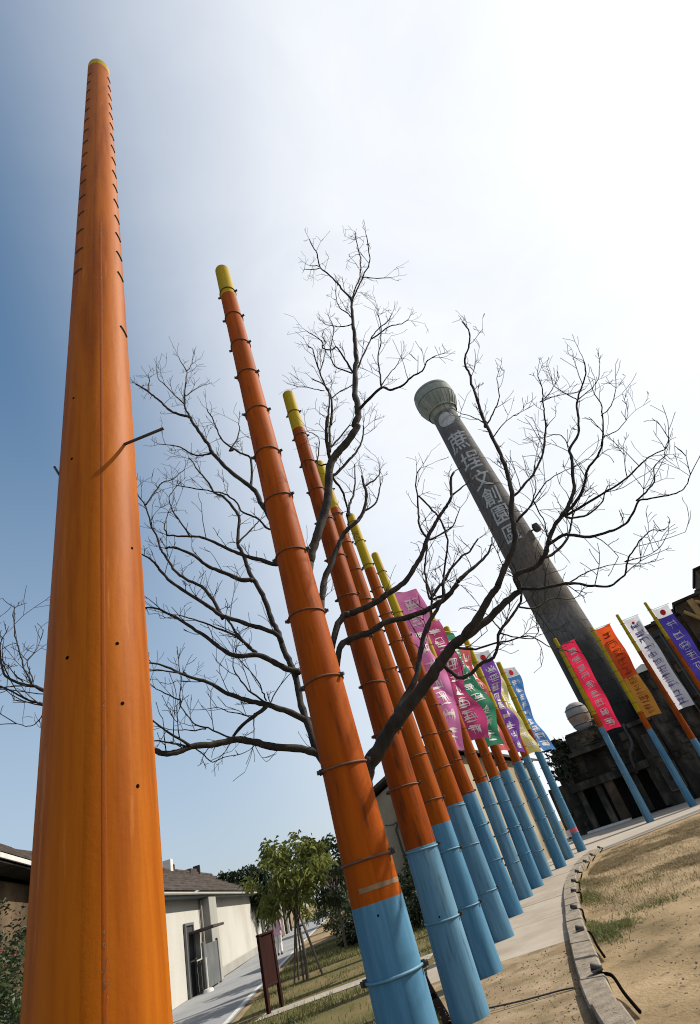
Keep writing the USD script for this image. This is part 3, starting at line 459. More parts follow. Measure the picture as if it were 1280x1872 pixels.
 [[-2.25,6.7,9.19,0.0192],[-2.34,6.75,9.66,0.0167],[-2.29,6.88,10.47,0.0128],[-2.27,6.93,10.82,0.0111],[-2.4,6.97,11.39,0.008]],
 [[-2.27,6.94,10.82,0.0105],[-2.2,7.17,11.32,0.0082]],
 [[-2.34,6.74,9.66,0.0123],[-2.62,6.47,10.12,0.0082],[-2.67,6.4,10.26,0.0072]],
 [[-2.32,6.8,9.98,0.0125],[-2.28,6.85,10.01,0.0118],[-2.05,7.1,10.45,0.0079]],
 [[-1.94,6.68,8.17,0.0184],[-1.93,6.67,8.11,0.0179],[-2.14,6.53,8.01,0.0148],[-2.26,6.44,8.05,0.0128],[-2.37,6.34,8.16,0.0106],[-2.64,6.11,8.15,0.0063]],
 [[-2.96,6.58,10.11,0.0121],[-3.02,6.77,10.9,0.0076]],
 [[-1.45,6.66,7.13,0.0219],[-1.41,6.68,7.19,0.0216],[-1.35,6.8,7.81,0.0192],[-1.52,6.81,8.01,0.0176],[-1.71,6.83,8.34,0.0156],[-1.82,6.85,8.64,0.0141],[-1.88,6.88,8.94,0.0127],[-1.92,6.91,9.24,0.0115],[-1.98,6.94,9.55,0.01]],
 [[-1.6,6.82,8.16,0.0188],[-1.68,6.83,8.18,0.0175],[-1.53,7.02,8.67,0.0122],[-1.47,7.15,9.14,0.0076]],
 [[-1.11,6.56,5.48,0.0351],[-1.29,6.48,5.44,0.0321],[-1.47,6.39,5.54,0.029],[-1.69,6.27,5.66,0.0252],[-1.86,6.17,5.78,0.022],[-2.06,6.04,5.92,0.0181],[-2.2,5.94,5.97,0.0156],[-2.37,5.82,5.98,0.0127],[-2.48,5.74,6.0,0.0106]],
 [[-2.23,5.92,5.99,0.0128],[-2.49,6.01,6.65,0.0089],[-2.52,6.06,6.94,0.0074],[-2.45,6.16,7.16,0.0061]],
 [[-1.73,6.95,5.58,0.0364],[-1.91,6.85,5.63,0.0331],[-2.13,6.72,5.78,0.0287],[-2.29,6.62,5.9,0.0253],[-2.42,6.52,6.06,0.0221],[-2.63,6.37,6.22,0.0177],[-2.76,6.28,6.2,0.0152]],
 [[-1.17,6.61,6.15,0.0165],[-1.26,6.61,6.15,0.016],[-1.38,6.62,6.37,0.0153],[-1.57,6.62,6.6,0.0142],[-1.66,6.64,6.9,0.0134],[-1.81,6.63,7.12,0.0125],[-2.09,6.6,7.28,0.0111],[-2.56,6.52,7.52,0.0086]],
 [[-2.48,5.74,6.0,0.0106],[-2.55,5.83,6.22,0.0089],[-2.56,6.03,6.61,0.0057]],
 [[-3.43,4.67,3.86,0.0155],[-3.46,4.61,3.89,0.0144],[-3.48,4.56,3.9,0.0135],[-3.53,4.47,3.92,0.0118],[-3.56,4.37,3.96,0.0102],[-3.56,4.32,4.02,0.0091],[-3.55,4.27,4.11,0.0078],[-3.53,4.22,4.21,0.0063]],
 [[-3.47,4.59,3.89,0.0087],[-3.48,4.6,3.94,0.0086],[-3.56,4.6,4.08,0.008],[-3.61,4.62,4.22,0.0075],[-3.69,4.64,4.43,0.0067],[-3.73,4.65,4.54,0.0063],[-3.77,4.67,4.71,0.0057],[-3.8,4.68,4.8,0.0054],[-3.81,4.71,4.91,0.005]],
 [[-3.49,4.6,3.95,0.0066],[-3.48,4.64,3.94,0.0063],[-3.58,4.69,4.12,0.0047],[-3.64,4.74,4.25,0.004]],
 [[-3.48,4.74,3.75,0.011],[-3.51,4.67,3.77,0.01],[-3.55,4.57,3.81,0.0085],[-3.58,4.47,3.84,0.0073],[-3.61,4.39,3.86,0.0062]],
 [[-3.5,4.52,3.91,0.0065],[-3.63,4.54,4.07,0.0049],[-3.77,4.56,4.23,0.004]],
 [[-3.43,4.79,3.71,0.0067],[-3.52,4.82,3.62,0.0053],[-3.63,4.82,3.6,0.0043],[-3.75,4.81,3.65,0.004]],
 [[-3.47,4.59,3.88,0.0087],[-3.51,4.45,3.85,0.0065],[-3.54,4.29,3.8,0.004]],
]

# outlines of the six painted characters
GLYPHS = [[[[[-0.47,-0.44],[-0.42,-0.33],[-0.39,-0.2],[-0.37,0.22],[-0.03,0.23],[-0.05,0.26],[-0.04,0.31],[-0.12,0.31],[-0.13,0.24],[-0.21,0.24],[-0.22,0.31],[-0.44,0.31],[-0.44,0.4],[-0.22,0.4],[-0.21,0.48],[-0.14,0.48],[-0.11,0.4],[0.13,0.4],[0.16,0.48],[0.23,0.48],[0.24,0.4],[0.47,0.39],[0.46,0.31],[0.25,0.31],[0.23,0.24],[0.15,0.24],[0.14,0.31],[0.03,0.31],[0.08,0.22],[0.42,0.21],[0.41,0.14],[0.25,0.13],[0.25,0.03],[0.41,0.03],[0.42,-0.04],[0.25,-0.05],[0.25,-0.22],[-0.15,-0.22],[-0.15,-0.06],[-0.29,-0.05],[-0.3,-0.25],[-0.34,-0.4],[-0.4,-0.48]],[[-0.05,0.12],[-0.05,0.03],[0.16,0.04],[0.15,0.13]],[[-0.05,-0.13],[0.15,-0.14],[0.16,-0.06],[-0.05,-0.05]],[[-0.15,0.03],[-0.14,0.14],[-0.29,0.13],[-0.29,0.04]]],[[[0.24,-0.29],[0.26,-0.26],[0.31,-0.24],[0.43,-0.39],[0.44,-0.44],[0.4,-0.47],[0.36,-0.47],[0.3,-0.36]]],[[[0.07,-0.29],[0.08,-0.27],[0.16,-0.26],[0.23,-0.43],[0.15,-0.46]]],[[[-0.09,-0.31],[-0.08,-0.27],[-0.01,-0.27],[0.04,-0.45],[-0.04,-0.47]]],[[[-0.3,-0.42],[-0.25,-0.35],[-0.22,-0.26],[-0.18,-0.26],[-0.14,-0.29],[-0.23,-0.48],[-0.3,-0.45]]]],[[[[-0.15,-0.37],[0.13,-0.35],[0.13,-0.25],[-0.08,-0.23],[-0.08,-0.15],[0.13,-0.15],[0.13,-0.05],[-0.1,-0.05],[-0.1,0.05],[0.44,0.05],[0.44,-0.05],[0.22,-0.05],[0.23,-0.15],[0.42,-0.15],[0.42,-0.23],[0.23,-0.25],[0.22,-0.35],[0.46,-0.36],[0.46,-0.45],[-0.15,-0.45]]],[[[-0.08,0.12],[-0.08,0.43],[0.41,0.43],[0.41,0.12]],[[0.02,0.21],[0.31,0.2],[0.32,0.34],[0.02,0.35]]],[[[-0.44,-0.35],[-0.46,-0.24],[-0.33,-0.19],[-0.33,0.12],[-0.45,0.13],[-0.45,0.22],[-0.33,0.23],[-0.33,0.45],[-0.23,0.45],[-0.23,0.23],[-0.12,0.21],[-0.13,0.13],[-0.23,0.12],[-0.23,-0.15],[-0.13,-0.13],[-0.11,-0.21],[-0.42,-0.35]]]],[[[[-0.47,-0.41],[-0.46,-0.38],[-0.37,-0.36],[-0.2,-0.28],[-0.08,-0.18],[-0.2,-0.03],[-0.3,0.18],[-0.31,0.19],[-0.46,0.19],[-0.46,0.29],[-0.03,0.29],[-0.03,0.31],[-0.09,0.42],[-0.09,0.45],[0.01,0.47],[0.09,0.32],[0.08,0.29],[0.46,0.28],[0.45,0.19],[0.3,0.19],[0.22,0.02],[0.08,-0.18],[0.11,-0.22],[0.23,-0.3],[0.46,-0.38],[0.47,-0.4],[0.42,-0.47],[0.24,-0.42],[0.08,-0.33],[0.0,-0.26],[-0.17,-0.38],[-0.39,-0.47],[-0.43,-0.47]],[[-0.19,0.19],[-0.2,0.18],[-0.13,0.04],[-0.06,-0.06],[-0.0,-0.11],[0.11,0.02],[0.18,0.17],[0.18,0.19]]]],[[[[0.23,-0.47],[0.21,-0.38],[0.35,-0.37],[0.35,0.46],[0.45,0.47],[0.45,-0.42],[0.41,-0.46],[0.36,-0.47]]],[[[0.17,0.36],[0.25,0.36],[0.24,-0.22],[0.17,-0.21]]],[[[-0.45,-0.4],[-0.45,-0.36],[-0.39,-0.26],[-0.34,-0.1],[-0.34,0.15],[-0.41,0.14],[-0.44,0.22],[-0.28,0.31],[-0.16,0.47],[-0.08,0.46],[-0.08,0.4],[0.12,0.26],[0.09,0.2],[0.06,0.19],[-0.11,0.32],[-0.16,0.33],[-0.06,0.21],[-0.08,0.17],[0.07,0.17],[0.07,-0.15],[-0.26,-0.15],[-0.27,-0.17],[0.07,-0.18],[0.08,-0.46],[0.0,-0.47],[-0.02,-0.42],[-0.19,-0.42],[-0.2,-0.47],[-0.28,-0.47],[-0.29,-0.26],[-0.38,-0.44]],[[-0.26,-0.06],[-0.02,-0.07],[-0.01,-0.03],[-0.25,-0.02]],[[-0.26,0.06],[-0.02,0.05],[-0.01,0.09],[-0.25,0.09]],[[-0.2,-0.32],[-0.02,-0.33],[-0.01,-0.27],[-0.19,-0.26]],[[-0.31,0.18],[-0.15,0.17],[-0.15,0.18],[-0.21,0.26]]]],[[[[-0.43,0.45],[0.43,0.45],[0.42,-0.45],[0.34,-0.45],[0.33,-0.41],[-0.32,-0.41],[-0.34,-0.45],[-0.43,-0.44]],[[-0.33,-0.21],[-0.23,-0.18],[-0.09,-0.1],[-0.1,-0.09],[-0.24,-0.09],[-0.24,0.1],[0.24,0.1],[0.25,-0.05],[0.3,-0.1],[0.22,-0.17],[0.3,-0.21],[0.31,-0.24],[0.27,-0.29],[0.25,-0.29],[0.14,-0.21],[0.04,-0.17],[0.02,-0.31],[0.33,-0.32],[0.33,0.37],[0.04,0.36],[0.05,0.32],[0.25,0.31],[0.25,0.24],[0.05,0.24],[0.04,0.21],[0.29,0.2],[0.3,0.13],[-0.3,0.13],[-0.3,0.2],[-0.05,0.21],[-0.06,0.24],[-0.25,0.24],[-0.25,0.31],[-0.06,0.32],[-0.05,0.36],[-0.33,0.37]],[[0.07,-0.1],[0.14,-0.13],[0.18,-0.1],[0.08,-0.09]],[[-0.16,-0.02],[0.15,-0.03],[0.16,0.03],[-0.15,0.04]],[[-0.32,-0.23],[-0.33,-0.32],[-0.06,-0.31],[-0.07,-0.18],[-0.27,-0.29]]]],[[[[-0.43,0.43],[0.39,0.43],[0.39,0.34],[-0.34,0.34],[-0.34,-0.32],[0.42,-0.33],[0.43,-0.43],[-0.43,-0.43]]],[[[0.06,-0.0],[0.35,-0.0],[0.35,-0.28],[0.06,-0.28]],[[0.14,-0.2],[0.25,-0.21],[0.26,-0.19],[0.27,-0.09],[0.25,-0.07],[0.16,-0.07],[0.14,-0.09]]],[[[-0.16,0.29],[0.22,0.29],[0.23,0.06],[-0.16,0.05]],[[-0.07,0.13],[0.14,0.13],[0.14,0.21],[-0.06,0.22]]],[[[-0.28,-0.01],[0.01,-0.0],[0.01,-0.28],[-0.27,-0.28]],[[-0.18,-0.08],[-0.19,-0.21],[-0.08,-0.21],[-0.08,-0.08]]]]]

# ------------------------------------------------------------------ bare tree
m_bark = pbr('dark_bark', [(.008, .0065, .005), (.018, .0145, .011), (.038, .031, .024)], scale=9, stretch=(1, 1, .4), rough=.85, bump=.6, bscale=40, bdist=.01, spec=.25)
m_twig = pbr('twig_bark', [(.012, .010, .008), (.025, .020, .016)], scale=5, rough=.85, spec=.2)
tree = thing('bare_tree', 'large leafless tree with a dark spreading crown behind the second pole', 'tree', (-.83, 6.25, 0))
twigs = []
tr = np.random.default_rng(21)
def twig(p, d, L, r, depth):
    k = 5; P = [p]; dd = d / np.linalg.norm(d); bend = tr.normal(0, .28, 3); bend[2] += .22
    for i in range(k - 1):
        dd = dd + bend * .28 + tr.normal(0, .10, 3); dd /= np.linalg.norm(dd); P.append(P[-1] + dd * L / (k - 1))
    P = np.array(P); rads = np.linspace(r, max(r * .55, .0028), k)
    if depth == 0: rads[-1] = r * 1.0
    twigs.append(tube(P, rads, 4, False))
    if depth > 0:
        for j in range(tr.integers(2, 4)):
            i = tr.integers(1, k); q = tr.normal(0, 1, 3); q -= dd * (q @ dd); q /= np.linalg.norm(q)
            twig(P[i], dd * .75 + q * .75 + np.array([0, 0, .15]), L * tr.uniform(.35, .65), r * .68, depth - 1)
for i, L in enumerate(LIMBS):
    A = np.array(L); S = smooth_line(A, 5)
    if i > 0:
        n = len(S); seg = np.linalg.norm(np.diff(S[:, :3], axis=0), axis=1).mean()
        wob = np.cumsum(tr.normal(0, 1, (n, 3)), axis=0); wob -= np.linspace(0, 1, n)[:, None] * wob[-1]; S[:, :3] += wob * .10 * seg
    put('trunk' if i == 0 else 'limb', tube(S[:, :3], np.maximum(S[:, 3] * (1 + .10 * np.sin(np.arange(len(S)) * 1.7 + i) * tr.uniform(.2, 1, len(S))), .003), 14 if A[:, 3].max() > .04 else (8 if A[:, 3].max() > .015 else 6)), m_bark, tree, smooth=True)
    if i < 2: continue
    ln = np.r_[0, np.cumsum(np.linalg.norm(np.diff(S[:, :3], axis=0), axis=1))]
    s = tr.uniform(.1, .35)
    while s < ln[-1]:
        p = np.array([np.interp(s, ln, S[:, k]) for k in range(4)])
        if p[3] < .034:
            j = min(np.searchsorted(ln, s), len(S) - 1); T = S[j, :3] - S[max(j - 1, 0), :3]; T /= max(np.linalg.norm(T), 1e-6)
            q = tr.normal(0, 1, 3); q -= T * (q @ T); q /= np.linalg.norm(q)
            twig(p[:3], T * .7 + q * .8 + np.array([0, 0, .3]), tr.uniform(.20, .55) * (1.0 if p[3] < .02 else .8), min(p[3] * .55, .0062), 2 if tr.random() < .35 else 1)
        s += tr.uniform(.17, .42)
    T = S[-1, :3] - S[-3, :3]; T /= np.linalg.norm(T)
    for _ in range(2): twig(S[-1, :3], T + tr.normal(0, .45, 3), tr.uniform(.18, .4), .0048, 1)
put('twigs', cat(twigs), m_twig, tree, smooth=False, kind='stuff')

# ------------------------------------------------------------------ banners
def cloth_mat(name, cols, trans=.6):
    return pbr(name, cols, scale=1.2, rough=.8, bump=.15, bscale=6, bdist=.05, spec=.2, trans=trans)
m_white = cloth_mat('white_cloth', [(.62, .62, .66), (.74, .74, .78)])
m_red_dot = cloth_mat('red_print', [(.50, .02, .02), (.55, .03, .03)], .3)
m_whiteprint = cloth_mat('white_print', [(.68, .66, .66), (.78, .76, .76)], .3)
m_purpleprint = cloth_mat('violet_print', [(.10, .07, .28), (.16, .12, .36)], .25)
m_darkprint = cloth_mat('dark_red_print', [(.20, .03, .01), (.30, .07, .02)], .25)
m_bamboo = pbr('banner_rod', [(.10, .09, .09), (.20, .18, .17)], scale=4, rough=.6)
def banner(pl, az, w, zt, zb, label, mat, ink, header=None, dot=False, lower=None, ripple=.07, flare=.0, seed=0, rows=9, group='long printed banners on the poles'):
    t_, ln = pl; R = np.random.default_rng(seed + 50)
    e = dirv(az); nrm = np.array([e[1], -e[0], 0])
    x, y = t_.base[0] + ln[0] * zt, t_.base[1] + ln[1] * zt
    p0 = np.array([x, y, 0]) + e * (pr(zt) + .05); H = zt - zb
    ph = R.uniform(0, 6, 4)
    def S(u, v):
        """u across (0 at the pole), v down (0 at the top)"""
        u, v = np.asarray(u, float), np.asarray(v, float)
        amp = ripple * (.25 + .75 * np.sin(np.clip(v, 0, 1) * PI * .9)) * (.4 + .6 * u)
        off = amp * (np.sin(v * 9 + u * 2.0 + ph[0]) + .6 * np.sin(v * 17 - u * 3 + ph[1]) + .35 * np.sin(u * 7 + v * 5 + ph[2])) + .10 * np.sin(v * 2.6 + ph[3]) * u * (ripple / .07)
        uu = u * w * (1 + flare * v ** 4 - (.06 + .9 * max(ripple - .1, 0)) * np.sin(v * 7 + ph[2]) ** 2)
        z = zt - .04 - v * H - .03 * np.sin(u * 4 + v * 3)
        return p0 + uu[..., None] * e + off[..., None] * nrm + z[..., None] * np.array([0, 0, 1.0]) + flare * (v[..., None] ** 5) * .5 * e
    def patch(u0, u1, v0, v1, nu, nv, lift=0.0):
        uu, vv = np.meshgrid(np.linspace(u0, u1, nu), np.linspace(v0, v1, nv)); V = S(uu, vv) + nrm * lift
        i = np.arange(nu * nv).reshape(nv, nu)
        return V.reshape(-1, 3), np.stack([i[:-1, :-1], i[1:, :-1], i[1:, 1:], i[:-1, 1:]], -1).reshape(-1, 4)
    b = thing('banner', label, 'banner', tuple(p0 + [0, 0, zt]), group)
    hv = .11 if header else 0
    put('cloth', patch(0, 1, hv, .58 if lower else 1, 10, 60), mat, b, smooth=True)
    if lower: put('lower_cloth', patch(0, 1, .582, 1, 10, 28), lower, b, smooth=True)
    if header: put('header', patch(0, 1, 0, hv - .002, 10, 8), header, b, smooth=True)
    if dot:
        for sgn in (1, -1):
            a = np.linspace(0, 2 * PI, 20, endpoint=False); rr_ = .17 if header else .09
            u = .5 + np.r_[0, rr_ * np.cos(a)]; v = .055 + np.r_[0, rr_ * w / H * np.sin(a)]
            put('round_mark', (S(u, v) + nrm * sgn * .012, np.array([[0, 1 + k, 1 + (k + 1) % 20] for k in range(20)])), m_red_dot, b, smooth=True)
    c = p0 + [0, 0, zt]
    put('crossbar', rod(c - e * (.06 + pr(zt)), c + e * (w + .06), .016, 8), m_bamboo, b)
    for v in (.0, .33, .66, .97):
        q = S(np.array(0.0), np.array(v)); put('tie', rod(q, q - e * .12, .008, 5), m_whiteprint, b)
    # brushed characters down the cloth, too small to read
    strokes = []
    v = (hv or .02) + .035
    step = (1 - v - .02) / rows
    for k in range(rows):
        vc = v + step * (k + .5); hh = step * .40; ww = .30
        for j in range(R.integers(8, 13)):
            if R.random() < .5: u0, u1, va, vb = .5 - ww * R.uniform(.5, 1), .5 + ww * R.uniform(.5, 1), *([vc + hh * R.uniform(-1, 1)] * 2)
            else: u0 = u1 = .5 + ww * R.uniform(-.9, .9); va, vb = vc - hh * R.uniform(.3, 1), vc + hh * R.uniform(.3, 1)
            u1 += R.uniform(-.06, .06); vb += R.uniform(-.1, .1) * hh
            tt = np.linspace(0, 1, 5); cv = R.uniform(-.10, .10); U, W = u0 + (u1 - u0) * tt + cv * np.sin(tt * PI) * (u0 == u1 or 1) * .6, va + (vb - va) * tt + cv * np.sin(tt * PI) * hh
            th = np.array([.7, 1, .8, .6, .25]) * R.uniform(.014, .027)
            du, dv = (u1 - u0) * w, (vb - va) * H; n = math.hypot(du, dv) + 1e-6
            for sgn in (1, -1):
                a_ = S(U - dv / n * th / w, W + du / n * th / H) + nrm * sgn * .010; b_ = S(U + dv / n * th / w, W - du / n * th / H) + nrm * sgn * .010
                i = np.arange(4); strokes.append((np.vstack([a_, b_]), np.stack([i, i + 1, i + 6, i + 5], 1)))
    put('lettering', cat(strokes), ink, b, smooth=False, kind='stuff')
    return b
LA, RA = rad(48), rad(100)
banner(POLES[4], LA, .88, 8.95, 3.9, 'magenta banner, largest and nearest of the left row', cloth_mat('magenta_cloth', [(.58, .13, .33), (.70, .26, .48)]), m_whiteprint, seed=1, ripple=.20)
banner(POLES[5], LA, .88, 8.9, 4.4, 'dark pink banner between the magenta and the green banners', cloth_mat('dark_pink_cloth', [(.40, .04, .13), (.52, .07, .2)]), m_whiteprint, seed=2, ripple=.17)
banner(POLES[6], LA, .88, 9.0, 4.35, 'green banner with white characters', cloth_mat('green_cloth', [(.03, .20, .11), (.06, .28, .16)]), m_whiteprint, seed=3, ripple=.17)
banner(POLES[7], LA, .88, 9.0, 4.4, 'salmon red banner between the green and the purple banners', cloth_mat('salmon_cloth', [(.55, .07, .08), (.66, .14, .13)]), m_whiteprint, seed=4, ripple=.17)
banner(POLES[8], LA, .88, 9.15, 4.4, 'purple banner under a white header with a red dot', cloth_mat('purple_cloth', [(.17, .05, .32), (.24, .09, .42)]), m_whiteprint, header=m_white, dot=True, seed=5, ripple=.17)
banner(POLES[9], LA, .88, 9.5, 4.6, 'yellow and cream banner between the purple and the blue banners', cloth_mat('yellow_cloth', [(.55, .48, .13), (.64, .58, .25)]), m_whiteprint, seed=6, ripple=.17)
banner(POLES[10], LA, .95, 9.6, 4.8, 'bright blue banner flaring out at the end of the left row', cloth_mat('blue_cloth', [(.05, .18, .48), (.10, .28, .58)]), m_whiteprint, header=m_white, dot=True, flare=.55, seed=7, ripple=.15)
banner(POLES[11], RA, 1.05, 11.25, 5.25, 'crimson banner with white characters in front of the chimney', cloth_mat('crimson_cloth', [(.48, .015, .05), (.60, .03, .08)]), m_whiteprint, seed=8, ripple=.09)
banner(POLES[12], RA, 1.15, 11.95, 5.4, 'banner fading from scarlet at the top to orange below', cloth_mat('scarlet_cloth', [(.58, .05, .015), (.62, .10, .02)]), m_darkprint, lower=cloth_mat('orange_cloth', [(.55, .22, .03), (.62, .30, .06)]), seed=9, ripple=.09)
banner(POLES[13], RA, 1.15, 12.1, 5.3, 'white banner with violet characters and a small red dot', m_white, m_purpleprint, dot=True, seed=10, ripple=.075, rows=11)
banner(POLES[14], RA, 1.25, 12.25, 5.3, 'navy blue banner under a white header with a red dot', cloth_mat('navy_cloth', [(.035, .025, .20), (.05, .04, .28)]), m_whiteprint, header=m_white, dot=True, seed=11, ripple=.075, rows=7)

# ------------------------------------------------------------------ chimney
CH = 58.0
cb = np.array([math.sin(rad(17.65)), math.cos(rad(17.65)), 0]) * 62
ctop = np.array([math.sin(rad(16.45)), math.cos(rad(16.45)), 0]) * 62
lean = (ctop - cb)[:2] / 54
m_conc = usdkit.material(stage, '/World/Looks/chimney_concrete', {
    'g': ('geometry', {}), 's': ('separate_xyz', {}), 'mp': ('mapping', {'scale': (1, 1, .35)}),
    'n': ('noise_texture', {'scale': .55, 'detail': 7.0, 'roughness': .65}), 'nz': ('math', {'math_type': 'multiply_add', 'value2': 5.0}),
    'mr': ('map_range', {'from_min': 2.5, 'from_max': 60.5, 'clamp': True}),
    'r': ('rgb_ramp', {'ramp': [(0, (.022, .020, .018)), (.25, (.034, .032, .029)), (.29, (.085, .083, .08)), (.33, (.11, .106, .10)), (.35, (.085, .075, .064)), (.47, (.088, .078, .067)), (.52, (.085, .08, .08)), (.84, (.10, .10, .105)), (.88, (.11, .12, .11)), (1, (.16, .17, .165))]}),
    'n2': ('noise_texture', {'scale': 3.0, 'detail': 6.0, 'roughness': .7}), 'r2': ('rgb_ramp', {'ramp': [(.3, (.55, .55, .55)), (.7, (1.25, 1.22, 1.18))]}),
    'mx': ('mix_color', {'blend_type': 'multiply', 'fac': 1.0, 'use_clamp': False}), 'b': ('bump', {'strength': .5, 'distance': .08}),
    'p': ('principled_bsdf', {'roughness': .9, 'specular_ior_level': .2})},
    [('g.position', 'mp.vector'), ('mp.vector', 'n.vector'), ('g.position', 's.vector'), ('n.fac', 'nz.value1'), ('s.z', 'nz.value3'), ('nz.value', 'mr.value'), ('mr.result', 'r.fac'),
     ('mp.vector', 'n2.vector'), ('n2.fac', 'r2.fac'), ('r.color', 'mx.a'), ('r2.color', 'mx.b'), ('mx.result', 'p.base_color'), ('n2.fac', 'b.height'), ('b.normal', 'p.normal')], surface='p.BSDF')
m_cap = pbr('chimney_cap_concrete', [(.13, .155, .145), (.20, .23, .215), (.25, .28, .265)], scale=.8, stretch=(1, 1, .4), rough=.85, bump=.3, spec=.2)
chim = thing('chimney', 'tall grey tapering chimney with a flared cap and white characters down its side', 'chimney', tuple(cb))
cr = lambda z: 2.82 - .0205 * z
lifts = [0] + [z for z in np.arange(2.2, 52.5, 2.2)] + [52.6]
prof = []
for z in lifts: prof += [(cr(z), z - .03), (cr(z) - .025, z), (cr(z), z + .03)] if 0 < z < 52 else [(cr(z), z)]
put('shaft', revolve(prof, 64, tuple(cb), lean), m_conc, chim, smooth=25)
cap = put('cap', revolve([(cr(52.2), 52.2), (cr(52) + .12, 52.35), (cr(52) + .14, 52.7), (2.0, 53.0), (2.35, 53.6), (2.66, 54.3), (2.86, 55.0), (2.92, 55.3), (2.80, 55.34), (2.80, 55.5), (2.94, 55.56), (2.98, 56.2), (2.94, 56.8), (2.80, 56.84), (2.80, 57.0), (2.88, 57.04), (2.84, 57.4), (2.6, 57.6), (2.2, 57.6), (2.2, 53.0)], 64, tuple(cb), lean), m_cap, chim, smooth=30)
for k in range(28):
    a = 2 * PI * k / 28; q = np.array([[r * math.cos(a) + lean[0] * z, r * math.sin(a) + lean[1] * z, z] for r, z in ((2.0, 52.95), (2.36, 53.6), (2.67, 54.3), (2.87, 55.0), (2.92, 55.3))]) + cb
    put('rib', tube(q, .055, 6), m_cap, cap, smooth=True)
faz = rad(16.6 + 180)
def on_ch(u, z, lift):
    a = faz + u / cr(z)      # +u towards the right as seen from the yard
    r = cr(z) + lift
    return np.stack([cb[0] + lean[0] * z + r * np.sin(a), cb[1] + lean[1] * z + r * np.cos(a), z * np.ones_like(a)], -1)
m_chalk = pbr('white_wall_paint', [(.24, .26, .27), (.36, .385, .40)], scale=3, rough=.8, spec=.2)
m_grey = pbr('grey_wall_paint', [(.2, .2, .21), (.26, .26, .27)], scale=3, rough=.8)
def decal(name, polys, zc, h, mat, uoff=0.0, slant=0.0, lift=.035, uscale=1.0):
    ms = []
    for rings in polys:
        P = Polygon(rings[0], rings[1:]).buffer(0)
        for G in getattr(P, 'geoms', [P]):
            v, f = trimesh.creation.triangulate_polygon(G, engine='earcut'); v, f = np.asarray(v), np.asarray(f)
            vv, ff = trimesh.remesh.subdivide_to_size(np.column_stack([v, 0 * v[:, 0]]), f, .14)
            nb = meshkit.fbm(np.column_stack([vv[:, :2] * 7 + zc, vv[:, :1] * 0]), 2, 9) - .75; nb2 = meshkit.fbm(np.column_stack([vv[:, :2] * 7 - zc, vv[:, :1] * 0]), 2, 4) - .75
            vv = (vv[:, :2] + (np.column_stack([nb, nb2]) * .03 if len(polys[0][0]) != 32 else 0)) * h; vv[:, 0] *= uscale; vv[:, 0] += slant * vv[:, 1]
            a = vv[ff]; e1_, e2_ = a[:, 1] - a[:, 0], a[:, 2] - a[:, 0]; cz = e1_[:, 0] * e2_[:, 1] - e1_[:, 1] * e2_[:, 0]
            ff = np.where((cz < 0)[:, None], ff[:, ::-1], ff)
            ms.append((on_ch(-(vv[:, 0] + uoff), zc + vv[:, 1], lift), ff[:, ::-1]))
    put(name, cat(ms), mat, chim, smooth=False)
circ = [[[.5 * math.cos(a), .5 * math.sin(a)] for a in np.linspace(0, 2 * PI, 32, endpoint=False)]]
decal('emblem', [circ], 50.4, 2.5, m_chalk, uoff=0, lift=.03)
decal('emblem_bar', [[[[-.36, -.12], [.34, .10], [.36, .20], [-.34, -.01]]]], 50.5, 2.4, m_grey, lift=.06)
for gl, zc, hh, uo in zip(GLYPHS, (46.0, 42.2, 38.8, 35.8, 32.9, 30.0), (3.5, 3.3, 3.1, 2.9, 2.8, 2.6), (-.05, .1, .15, .05, .05, 0)):
    decal('character', gl, zc, hh, m_chalk, uoff=uo, slant=.10, uscale=.84)
# round lamp housing on the right side
q0 = on_ch(np.array(-2.9), np.array(29.8), .0); q1 = on_ch(np.array(-2.9), np.array(29.8), .72)
put('lamp_housing', revolve([(.001, -.5), (.36, -.45), (.47, -.2), (.48, .3), (.40, .48), (.001, .55)], 20, tuple(q1)), m_st, chim)
put('lamp_bracket', rod(q0, q1, .10, 8), m_st, chim)

# ------------------------------------------------------------------ old works building at the right
FO = np.array([9.72, 54.13, 0.0]); FA = math.atan2(.937, -.35)      # facade runs to azimuth FA
FU = dirv(FA); FN = np.array([FU[1], -FU[0], 0])                   # FN points back towards the yard
if FN[1] > 0: FN = -FN
bz = FA - PI / 2                                                     # box turned so that local x runs along the facade
def fbox(u0, u1, d0, d1, z0, z1, b=.03):
    """block between u0..u1 along the facade, d0..d1 behind its plane, z0..z1"""
    c = FO + FU * (u0 + u1) / 2 - FN * (d0 + d1) / 2; c[2] = (z0 + z1) / 2
    return bbox(c, (u1 - u0, d1 - d0, z1 - z0), bz, b)
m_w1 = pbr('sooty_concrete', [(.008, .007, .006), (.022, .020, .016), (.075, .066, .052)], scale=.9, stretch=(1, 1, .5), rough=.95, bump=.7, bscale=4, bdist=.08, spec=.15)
m_w2 = pbr('stained_brown_wall', [(.025, .017, .011), (.058, .040, .025), (.115, .082, .05)], scale=.8, stretch=(1, 1, .5), rough=.95, bump=.7, bscale=5, bdist=.06, spec=.15, spots=(.014, .010, .008), sscale=1.3, srange=(.55, .7))
m_och = pbr('ochre_plaster', [(.20, .12, .04), (.30, .19, .07)], scale=1.2, rough=.9, bump=.3)
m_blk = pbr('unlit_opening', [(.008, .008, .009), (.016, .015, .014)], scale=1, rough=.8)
m_tank = pbr('weathered_tank', [(.14, .13, .13), (.22, .21, .20)], scale=1.2, rough=.8, bump=.4, spots=(.20, .12, .06), sscale=.8, srange=(.5, .6))
m_pale = pbr('pale_broken_plaster', [(.35, .34, .32), (.5, .49, .46)], scale=2, rough=.9)
wk = thing('works_building', 'dark ruined concrete works building with columns and a broken parapet, left of the chimney foot', 'building', tuple(FO))
